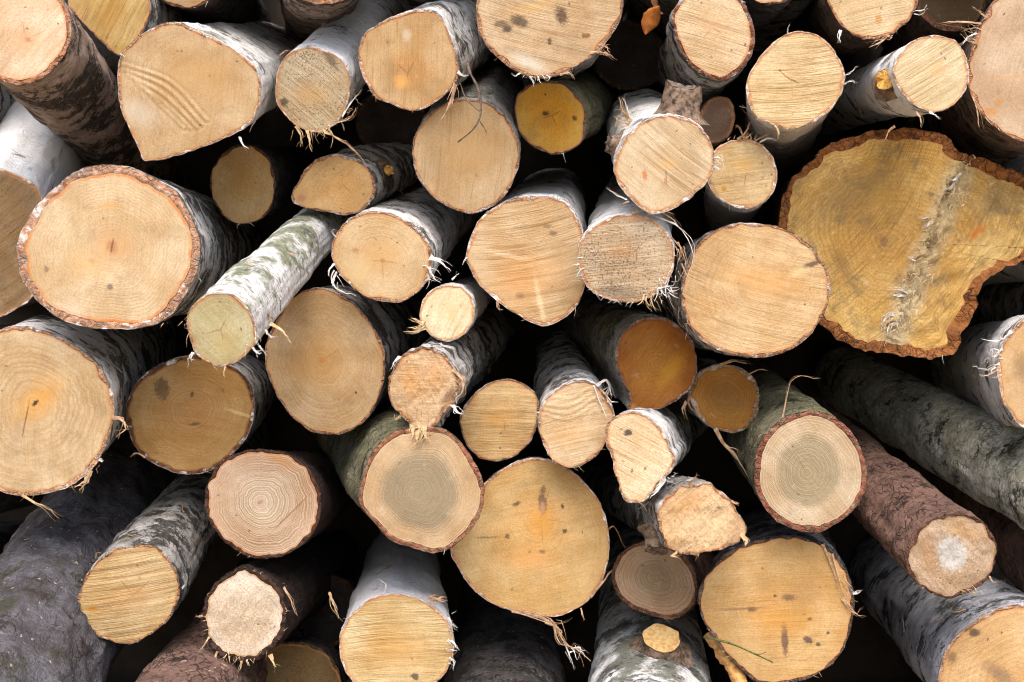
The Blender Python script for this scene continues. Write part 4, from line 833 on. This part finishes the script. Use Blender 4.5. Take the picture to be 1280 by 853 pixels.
    def add_row(Pm, s, r):
        rows.append(Pm); bcs.append(np.concatenate([cyl, np.full((NA, 1), s)], 1)); rim.append(np.full(NA, r))
    jag = fbm(np.concatenate([cyl * 150, np.full((NA, 1), num * 5.1)], 1), 21, 3)
    nrim = 6 if d['b'] >= 5 else 3
    for r_ in range(nrim + 1):
        f_ = r_ / nrim
        base_ = edge3 * (1 - f_) + o3 * f_
        q3 = np.concatenate([cyl * (1 + f_ * bt / Rm), np.full((NA, 1), num * 5.1)], 1)
        up_ = fbm(q3 * 170, 21, 3) * amp * (0.9 if nrim == 6 else 0.5) + 0.0006 * math.sin(math.pi * f_) - 0.0008 * f_
        if r_ == 0:
            base_ = base_ - n3 * 0.0007; up_ = up_ * 0 - 0.0012
        add_row(base_ + n3 * (jag * 0.0006 * f_)[:, None] + n * up_[:, None], 0.0, 1.0 if r_ < nrim else 0.7)
        bcs[-1] = np.concatenate([cyl * (1 - (1 - f_) * bt / Rm), np.zeros((NA, 1))], 1)
    nfirst = len(rows)
    q3 = np.concatenate([np.repeat(cyl[None], NS, 0), np.repeat((ss + num * 2.2)[:, None, None], NA, 1)], 2)
    big = fbm(q3 * np.array([14, 14, 9]), 33, 2) * np.minimum(1, ss / 0.12)[:, None] * 0.006
    small = fbm(q3 * np.array([80, 80, 110]) / (1.0 if 'amp' not in d else 2.0), 37, 3 if 'amp' not in d else 4) * amp * np.minimum(1, 0.4 + ss / 0.03)[:, None]
    for si, s in enumerate(ss):
        add_row(o3 * (1 - 0.12 * s) + ax3 * s + n3 * (big + small)[si][:, None], float(s), 0.0)
    V = np.vstack(rows)
    nr = len(rows)
    Q = [np.stack([r * NA + ii, (r + 1) * NA + ii, (r + 1) * NA + jj, r * NA + jj], 1) for r in range(nr - 1)]
    cen = V[-NA:].mean(0)
    V = np.vstack([V, cen[None]])
    last = (nr - 1) * NA
    tr = np.stack([last + ii, np.full(NA, len(V) - 1), last + jj], 1)
    BC = np.vstack(bcs + [np.array([[0, 0, ln_]])]); RI = np.concatenate(rim + [np.zeros(1)])
    mb = mesh_from('bark', V, np.concatenate(Q), dict(bc=BC, rim=RI), tr)
    bmt = shade(bpy.data.materials.new('bark_skin'), bgp, bk, 0.8, 1.0, 0.004)
    link('bark', mb, bmt, root)
    d['bm'] = bmt
    d['bV'] = rows[nfirst:]; d['n3'] = n3; d['outer3'] = o3; d['NA'] = NA
    # ---- hair-thin torn fibres round the sawn edge
    if not out:
        fr = d.get('fr', 0.2) * 0.7
        cnt = int(20 * fr); i_c = rnd.randrange(NA)
        Vs, Qs = [], []
        off = 0
        for _ in range(cnt):
            if rnd.random() < 0.4: i_c = rnd.randrange(NA)
            i = (i_c + rnd.randrange(-5, 6)) % NA
            if rnd.random() < 0.12:                       # the saw drags fibres to the underside
                i = min((rnd.randrange(NA) for _ in range(3)), key=lambda q: n3[q][2])
            L_ = rnd.uniform(1.5, 8) * k * (1.5 if rnd.random() < .15 else 1)
            tg_ = np.cross(n, n3[i]) * rnd.uniform(-1.2, 1.2)
            dirv = n3[i] * rnd.uniform(0.1, 0.8) + tg_ + n * rnd.uniform(-0.1, 0.6) + np.array([0, 0, rnd.uniform(-.5, .1)])
            p0 = o3[i] - n3[i] * 0.0012 + n * 0.0004
            p1 = p0 + dirv * L_ * 0.5
            p2 = p1 + (dirv + np.array([rnd.uniform(-.8, .8), rnd.uniform(-.4, .4), rnd.uniform(-.9, .4)])) * L_ * 0.5
            v, q = ribbon(catmull([p0, p1, p2], 5), rnd.uniform(.5, 1.3) * k, .2 * k, .0003, rnd)
            Vs.append(v); Qs += [tuple(a + off for a in t) for t in q]; off += len(v)
        if Vs:
            fm_ = mesh_from('fibre_fringe', np.vstack(Vs), Qs, smooth=False)
            fo = link('fibre_fringe', fm_, M_SHRED[d.get('fk') or rnd.choice(['white', 'tan', 'wood'])], root)
            fo['kind'] = 'stuff'
    LIB[d['key']] = d

for num, d in enumerate(LOGS):
    build_log(d, num + 1)

# ------------------------------------------------------------------ torn strips and splinters
rs = random.Random(77)
for key, pl, w, kind in SHREDS:
    d = LIB[key]
    k = d['k']
    Vs, Qs, off = [], [], 0
    for q_ in range(3 if w > 3 else 2):
        m = 10
        sp_ = w * 0.45 * (q_ > 0)
        pl2 = [(u + rs.uniform(-1, 1) * sp_ * (0.6 + 0.7 * i), v + rs.uniform(-1, 1) * sp_ * (0.6 + 0.7 * i)) for i, (u, v) in enumerate(pl)]
        base = d['unproj'](catmull(pl2, m)) - d['C']
        lift = np.linspace(0.0015, rs.uniform(0.004, 0.016), m)[:, None]
        wig = np.array([[rs.uniform(-1, 1), rs.uniform(-1, 1), rs.uniform(-1, 1)] for _ in range(m)]) * 0.0009 * np.linspace(0.3, 1.4, m)[:, None]
        ww = w * (0.85 if q_ == 0 else rs.uniform(0.18, 0.32))
        v, q = ribbon(base + d['n'] * lift + wig, ww * k, ww * k * 0.12, 0.0003, rs)
        Vs.append(v); Qs += [tuple(a + off for a in t) for t in q]; off += len(v)
    link('splinter' if kind == 'wood' else 'bark_strip', mesh_from('torn_strip', np.vstack(Vs), Qs, smooth=False), M_SHRED[kind], d['root'])

d = LIB['b8']
Vs, Qs, off = [], [], 0
for q_ in range(190):
    f = rs.random()
    u0, v0 = 1203 - 99 * f + rs.uniform(-7, 26), 198 + 232 * f + rs.uniform(-6, 6)
    a_ = rs.uniform(2.4, 4.4); l_ = rs.uniform(4, 15)
    pl2 = [(u0, v0), (u0 + l_ * .5 * math.cos(a_), v0 - l_ * .5 * math.sin(a_) + rs.uniform(-2, 2)), (u0 + l_ * math.cos(a_ + .4), v0 - l_ * math.sin(a_ + .4) + rs.uniform(-2, 3))]
    P_ = d['unproj'](catmull(pl2, 6)) - d['C'] + d['n'] * np.linspace(0.001, rs.uniform(0.006, 0.014), 6)[:, None]
    v, q = ribbon(P_, rs.uniform(1.0, 2.8) * d['k'], .2 * d['k'], .0003, rs)
    Vs.append(v); Qs += [tuple(a + off for a in t) for t in q]; off += len(v)
fo = link('fibre_fringe', mesh_from('ridge_fibres', np.vstack(Vs), Qs, smooth=False), M_SHRED['wood'], d['root'])
fo['kind'] = 'stuff'

# tangles of fine fibres where the saw tore the bark: log, centre px, spread px, angles (deg, 0 = right, 90 = up), length px, count, material
TANGLES = [('c2', (832, 358), (16, 14), (-120, 10), (8, 26), 46, 'white'), ('c2', (812, 372), (14, 6), (-130, -50), (6, 22), 30, 'wood'), ('c2', (848, 318), (6, 24), (-110, -60), (14, 34), 16, 'tan'), ('c2', (727, 336), (3, 14), (170, 220), (8, 26), 10, 'white'),
           ('b1', (786, 150), (6, 7), (80, 190), (8, 26), 18, 'wood'), ('b1', (892, 204), (3, 10), (-60, 60), (5, 12), 14, 'white'), ('b3', (930, 175), (20, 3), (20, 140), (6, 18), 16, 'tan'),
           ('a4', (398, 162), (26, 4), (-120, -20), (8, 28), 22, 'wood'), ('a4', (434, 140), (6, 12), (-60, 60), (6, 20), 12, 'tan'), ('d5', (531, 407), (3, 5), (150, 215), (6, 20), 10, 'wood'),
           ('g5', (300, 822), (36, 8), (-130, -50), (4, 12), 22, 'wood'), ('g5', (258, 780), (3, 20), (150, 230), (3, 8), 9, 'wood'), ('f5', (690, 776), (14, 5), (-70, 10), (8, 40), 10, 'tan'), ('f5', (718, 812), (8, 6), (-90, 20), (8, 24), 10, 'white'),
           ('b7', (1222, 44), (7, 22), (140, 230), (10, 42), 16, 'tan'), ('h9', (1249, 450), (4, 26), (130, 230), (8, 30), 18, 'white'), ('a7', (752, 64), (10, 6), (-50, 30), (5, 20), 14, 'tan'), ('a7', (670, 96), (26, 3), (-140, -40), (3, 11), 24, 'white'),
           ('e3', (756, 490), (5, 14), (-80, 80), (6, 24), 16, 'white'), ('e1', (571, 484), (4, 18), (-100, 60), (5, 18), 14, 'tan'), ('f2', (832, 596), (10, 10), (-110, 10), (3, 9), 26, 'white'), ('a5', (568, 108), (4, 10), (-120, -60), (8, 36), 10, 'tan'),
           ('h7', (1052, 740), (14, 26), (-80, -40), (8, 34), 14, 'tan'), ('g6', (560, 800), (4, 34), (-50, 60), (4, 12), 22, 'white'), ('g6', (542, 748), (10, 4), (-20, 50), (5, 20), 10, 'tan'), ('d6', (535, 336), (4, 12), (-70, 0), (6, 22), 10, 'white'), ('d6', (422, 345), (4, 14), (-120, -20), (6, 30), 9, 'white'),
           ('h3', (1210, 738), (26, 8), (-90, 20), (3, 8), 30, 'wood'), ('b5', (1104, 47), (18, 4), (180, 230), (6, 24), 12, 'tan'), ('c3', (700, 250), (16, 4), (20, 150), (3, 9), 12, 'white'), ('d3', (320, 430), (14, 16), (-70, 20), (5, 18), 14, 'white'), ('d1', (190, 405), (50, 5), (-130, -40), (3, 9), 20, 'tan'), ('g3', (116, 586), (14, 14), (-130, -40), (4, 16), 16, 'tan')]
for key, (cu, cv), (su, sv), (a0, a1), (l0, l1), cn, kind in TANGLES:
    d = LIB[key]
    Vs, Qs, off = [], [], 0
    for _ in range(int(cn * .6) + 2):
        u0, v0 = cu + rs.gauss(0, .5) * su, cv + rs.gauss(0, .5) * sv
        an = math.radians(rs.uniform(a0, a1)); l_ = rs.uniform(l0, l1) * rs.uniform(.5, 1); cur = rs.uniform(-1.2, 1.2)
        pl2 = [(u0, v0)]
        for st_ in range(3):
            pl2.append((pl2[-1][0] + l_ / 3 * math.cos(an), pl2[-1][1] - l_ / 3 * math.sin(an))); an += cur * rs.uniform(.1, .7)
        P_ = d['unproj'](catmull(pl2, 7)) - d['C'] + d['n'] * (np.linspace(0, 1, 7)[:, None] * rs.uniform(-0.004, 0.014) + 0.0008)
        ww = rs.choice([.7, .9, 1.1, 1.5, 2.4])
        v, q = ribbon(P_, ww * d['k'], ww * .15 * d['k'], .00025, rs)
        Vs.append(v); Qs += [tuple(a + off for a in t) for t in q]; off += len(v)
    fo = link('fibre_fringe', mesh_from('fibre_tangle', np.vstack(Vs), Qs, smooth=False), M_SHRED[kind], d['root'])
    fo['kind'] = 'stuff'

# ------------------------------------------------------------------ finding a spot on a log's bark
def bark_spot(d, u, v, tol=9.0):
    best = None
    for r in range(1, len(d['bV']) - 1):
        P = d['bV'][r] + d['C']
        t = D / (P[:, 1] + D)
        pu = 640 + P[:, 0] * t / K; pv = 426.5 - (P[:, 2] - ZC) * t / K
        dd = np.hypot(pu - u, pv - v)
        for i in np.where(dd < tol)[0]:
            tocam = (CAM - P[i]); tocam /= np.linalg.norm(tocam)
            if d['n3'][i] @ tocam < 0.05:
                continue
            c = P[i, 1] + dd[i] * 0.004
            if best is None or c < best[0]:
                best = (c, P[i], d['n3'][i], r)
    return best

def bark_toward(d, dirv, s):
    r = min(range(len(d['bV'])), key=lambda q: abs((d['bV'][q].mean(0) @ d['axis']) - s))
    i = int(np.argmax(d['n3'] @ (np.array(dirv) / np.linalg.norm(dirv))))
    return (0, d['bV'][r][i] + d['C'], d['n3'][i], r)

def stub(key, base_px, dirv, length, r0, r1, mat, cut, seed, name='branch_stub', jag=0.25, hollow=0.0):
    d = LIB[key]
    sp = bark_spot(d, *base_px, tol=16) if len(base_px) == 2 else bark_toward(d, base_px[:3], base_px[3])
    if sp is None:
        return
    rnd = random.Random(seed)
    P0 = sp[1] - d['C']
    dv = np.array(dirv, float); dv /= np.linalg.norm(dv)
    a = np.cross(dv, [0.3, 0.9, 0.2]); a /= np.linalg.norm(a); b = np.cross(dv, a)
    NAx = 40; V = []; NRx = 12
    for i in range(NRx + 1):
        f = i / NRx
        rad = r0 * (1 + 0.55 * (1 - f) ** 4) * (1 - f) + r1 * f
        for j in range(NAx):
            th = 2 * math.pi * j / NAx
            nn = float(fbm(np.array([[math.cos(th) * 2, math.sin(th) * 2, f * 3 + seed]]), 3, 3)[0])
            rr = rad * (1 + 0.10 * nn)
            z = -0.012 + (length + 0.012) * f + (jag * r1 * nn if i == NRx else 0)
            V.append(P0 + dv * z + (a * math.cos(th) + b * math.sin(th)) * rr)
    Q = [(i * NAx + j, i * NAx + (j + 1) % NAx, (i + 1) * NAx + (j + 1) % NAx, (i + 1) * NAx + j) for i in range(NRx) for j in range(NAx)]
    me = mesh_from('branch_stub', V, Q)
    so = link(name, me, mat, d['root'])
    edge = np.array(V[-NAx:]); c = edge.mean(0)
    Vc = [c - dv * hollow]; 
    for f in (0.33, 0.66, 0.97):
        for j in range(NAx):
            p = c + (edge[j] - c) * f
            nn = float(fbm(((p + 3) * 260)[None], 5, 3)[0])
            Vc.append(p + dv * (jag * 0.12 * r1 * nn + 0.0008) - dv * hollow * (1 - f))
    Tc = [(0, 1 + j, 1 + (j + 1) % NAx) for j in range(NAx)]
    Qc = [(1 + r * NAx + j, 1 + (r + 1) * NAx + j, 1 + (r + 1) * NAx + (j + 1) % NAx, 1 + r * NAx + (j + 1) % NAx) for r in range(2) for j in range(NAx)]
    link('cut_end', mesh_from('cut_end', Vc, Qc, None, Tc), cut, so)

M_KNOT = plain('knot_wood', S(220, 184, 124, .7), S(186, 138, 80, .7), 160)
M_OCHRE = plain('ochre_broken_wood', S(206, 160, 80), S(150, 100, 44), 220, bump=1.0)
M_DARKEND = plain('weathered_stub_end', S(112, 96, 84), S(60, 50, 44), 160, bump=0.8)
M_GREYSTUB = plain('grey_stub_bark', S(132, 110, 92), S(58, 46, 38), 110, bump=0.8)
stub('b1', (0.35, 0, 1, 0.05), (0.12, -0.25, 1.0), 0.040, 0.031, 0.026, M_GREYSTUB, M_DARKEND, 3)
stub('b1', (-1, 0, 0.45, 0.07), (-1.0, -0.35, 0.1), 0.014, 0.020, 0.012, M_GREYSTUB, M_DARKEND, 4, jag=0.4)
stub('b6', (1094, 102), (-0.55, -0.8, 0.05), 0.010, 0.017, 0.015, M_STUB, M_OCHRE, 5, jag=0.5)
stub('f3', (806, 676), (-0.1, -0.5, -0.8), 0.022, 0.019, 0.017, M_GREYSTUB, M_DARKEND, 6)
stub('h8', (826, 812), (0.02, -0.5, 0.8), 0.030, 0.034, 0.031, M_GREYSTUB, M_KNOT, 7, jag=0.03)
stub('c5', (494, 206), (0.5, -0.7, -0.2), 0.012, 0.011, 0.009, M_STUB, M_OCHRE, 8, jag=0.6)

# ------------------------------------------------------------------ loose curls of paper bark
curls = []
rc_ = random.Random(11)
for q in range(6):
    Lc = rc_.uniform(0.012, 0.026); n = 9
    pts = []
    for i in range(n):
        f = i / (n - 1)
        pts.append((Lc * (f - 0.15), 0.0, 0.0006 + Lc * rc_.uniform(0.25, 0.6) * f ** 2.2))
    V, Qd = [], []
    w = rc_.uniform(0.002, 0.005)
    for i, p in enumerate(pts):
        f = i / (n - 1)
        ww = w * (1 - 0.7 * f) * rc_.uniform(0.8, 1.2)
        s_ = rc_.uniform(-.0004, .0004)
        for (a, b) in ((-ww, 0), (ww, 0), (ww, 0.00035), (-ww, 0.00035)):
            V.append((p[0], a + s_, p[2] + b))
    for i in range(n - 1):
        for kx in range(4):
            k2 = (kx + 1) % 4
            Qd.append((i * 4 + kx, i * 4 + k2, (i + 1) * 4 + k2, (i + 1) * 4 + kx))
    Qd += [(3, 2, 1, 0), ((n - 1) * 4, (n - 1) * 4 + 1, (n - 1) * 4 + 2, (n - 1) * 4 + 3)]
    for kind in ('white', 'tan'):
        me = mesh_from('bark_curl', V, Qd); me.materials.append(M_SHRED[kind]); curls.append(me)
from mathutils import Matrix
for d in LOGS:
    if d.get('outside') or d['bark'] not in ('birch', 'white', 'grey'):
        continue
    made = 0
    for _ in range(160):
        if made >= 6:
            break
        r = rc_.randrange(4, 34); i = rc_.randrange(d['NA'])
        P = d['bV'][r][i]; W = P + d['C']
        tocam = CAM - W; tocam /= np.linalg.norm(tocam)
        if d['n3'][i] @ tocam < 0.15 or d['n3'][i][2] < -0.75:
            continue
        z = d['n3'][i]
        x = np.cross(d['axis'], z) * rc_.choice([-1, 1]) + d['axis'] * rc_.uniform(-.5, .5); x /= np.linalg.norm(x)
        y_ = np.cross(z, x); y_ /= np.linalg.norm(y_)
        sc = rc_.uniform(0.5, 1.1)
        o = bpy.data.objects.new('bark_curl', rc_.choice(curls))
        COL.objects.link(o)
        o.parent = d['root']
        o.matrix_local = Matrix(((x[0] * sc, y_[0] * sc, z[0] * sc, P[0]), (x[1] * sc, y_[1] * sc, z[1] * sc, P[1]), (x[2] * sc, y_[2] * sc, z[2] * sc, P[2]), (0, 0, 0, 1)))
        made += 1

# ------------------------------------------------------------------ loose things on the pile
def tube_thing(name, label, cat, lines, mat, group=None):
    root = None
    for li, (pl, ys_, w0, w1) in enumerate(lines):
        c = catmull([(u, v, yy) for (u, v), yy in zip(pl, ys_)], 18)
        P = np.array([at(a, b, yy) for a, b, yy in c])
        if root is None:
            org = P[0].copy()
            root = bpy.data.objects.new(name, None); COL.objects.link(root); root.location = org
            root['label'] = label; root['category'] = cat
        v, q = ribbon(P - org, w0 * K, w1 * K, 10, random.Random(li + 5), sides=6, twist=0.2)
        link('stem' if li == 0 else 'side_shoot', mesh_from('twig', v, q), mat, root)
    return root
tube_thing('twig', 'thin grey dry twig dangling in front of the tan birch end', 'twig',
           [([(584, 78), (588, 92), (598, 112), (601, 141), (592, 161), (572, 178)], [-0.02, -0.03, -0.035, -0.035, -0.03, -0.02], 4.2, 2.0), ([(575, 104), (583, 124), (600, 140)], [-0.02, -0.03, -0.035], 1.6, 2.2), ([(600, 152), (607, 163), (608, 168)], [-0.034, -0.03, -0.03], 2.0, 1.2)], M_TWIG)
tube_thing('twig', 'thin green twig lying across the large yellow end at the bottom', 'twig',
           [([(880, 797), (893, 799), (917, 806), (942, 817), (966, 828)], [-0.01, -0.02, -0.022, -0.022, -0.018], 3.0, 2.0), ([(942, 817), (950, 818), (958, 815)], [-0.022, -0.024, -0.024], 1.5, .8)], M_TWIGG)

def leaf(name, label, cat, u, v, y, L_, W_, mat, rx, rz, seed):
    rnd = random.Random(seed)
    n = 12; m = 6; V = []
    for i in range(n + 1):
        f = i / n
        w = W_ * math.sin(math.pi * min(1, f * 0.98 + 0.01)) ** 0.8
        for j in range(m + 1):
            g = j / m * 2 - 1
            V.append((g * w * (1 + 0.1 * rnd.uniform(-1, 1)), 0.25 * W_ * g * g + 0.15 * L_ * math.sin(f * 3), (f - 0.5) * L_))
    nb = len(V)
    V += [(a, b + 0.0006, c) for a, b, c in V]
    Q = []
    for i in range(n):
        for j in range(m):
            a = i * (m + 1) + j
            Q.append((a, a + 1, a + m + 2, a + m + 1)); Q.append((nb + a, nb + a + m + 1, nb + a + m + 2, nb + a + 1))
    for i in range(n):
        a = i * (m + 1); Q.append((a, a + m + 1, nb + a + m + 1, nb + a)); b = a + m; Q.append((b, nb + b, nb + b + m + 1, b + m + 1))
    o = link(name, mesh_from(name, V, Q), mat)
    o.location = at(u, v, y); o.rotation_euler = (rx, 0.3, rz)
    o['label'] = label; o['category'] = cat
tube_thing('split_stick', 'split orange wood stick wedged between the white trunk and the yellow end', 'stick', [([(886, 792), (902, 815), (918, 838), (940, 880)], [0.05, 0.03, 0.02, 0.0], 14, 24)], plain('split_wood', S(206, 158, 96), S(150, 100, 56), 90, bump=.8))
leaf('dead_leaf', 'orange dead leaf caught in the dark gap beside the oval rimmed end', 'leaf', 816, 26, 0.10, 0.05, 0.016, M_LEAF, 0.5, 0.4, 1)
leaf('dead_leaf', 'small brown dead leaf curled above the orange one at the top edge', 'leaf', 826, 5, 0.12, 0.045, 0.014, plain('brown_leaf', S(170, 116, 76), S(110, 70, 44), 60), -0.4, 0.9, 2)
leaf('bark_flake', 'tiny white bark flake stuck on the tan birch end beside the twig', 'flake', 577, 147, -0.006, 0.014, 0.004, M_SHRED['white'], 0.1, 0.2, 3)

# ------------------------------------------------------------------ ground, and an unseen bank added behind the pile to block light
def sheet(name, label, gx, gy, zf, mat):
    GX, GY = np.meshgrid(gx, gy)
    GZ = zf(GX, GY)
    nx, ny = len(gx), len(gy)
    qi = (np.arange(ny - 1)[:, None] * nx + np.arange(nx - 1)[None]).ravel()
    o = link(name, mesh_from(name, np.stack([GX, GY, GZ], -1).reshape(-1, 3), np.stack([qi, qi + 1, qi + nx + 1, qi + nx], 1)), mat)
    o['kind'] = 'structure'; o['label'] = label
gx = np.concatenate([np.linspace(-40, -3, 20), np.linspace(-2.7, 2.7, 46), np.linspace(3, 40, 20)])
hum = lambda X, Y: 0.03 * fbm(np.stack([X * 2.5, Y * 2.5, X * 0], -1), 2, 3) - 0.03
sheet('ground', 'pale trodden ground in front of the log pile', gx, np.concatenate([np.linspace(-40, -3, 20), np.linspace(-2.7, 0.0, 20)]), hum, M_GROUND)
def bank(X, Y):
    f = np.clip((Y - 0.78) / 0.25, 0, 1)
    return 2.1 * f * f * (3 - 2 * f) + hum(X, Y) - np.where(Y < 0.0, 0.05, 0)
sheet('added_bank', 'dark soil under the log pile, with an added bank behind blocking light', gx, np.concatenate([[-0.02, 0.02], np.linspace(0.1, 0.6, 8), np.linspace(0.7, 1.3, 26), np.linspace(1.5, 40, 14)]), bank, M_SHADED_SOIL)
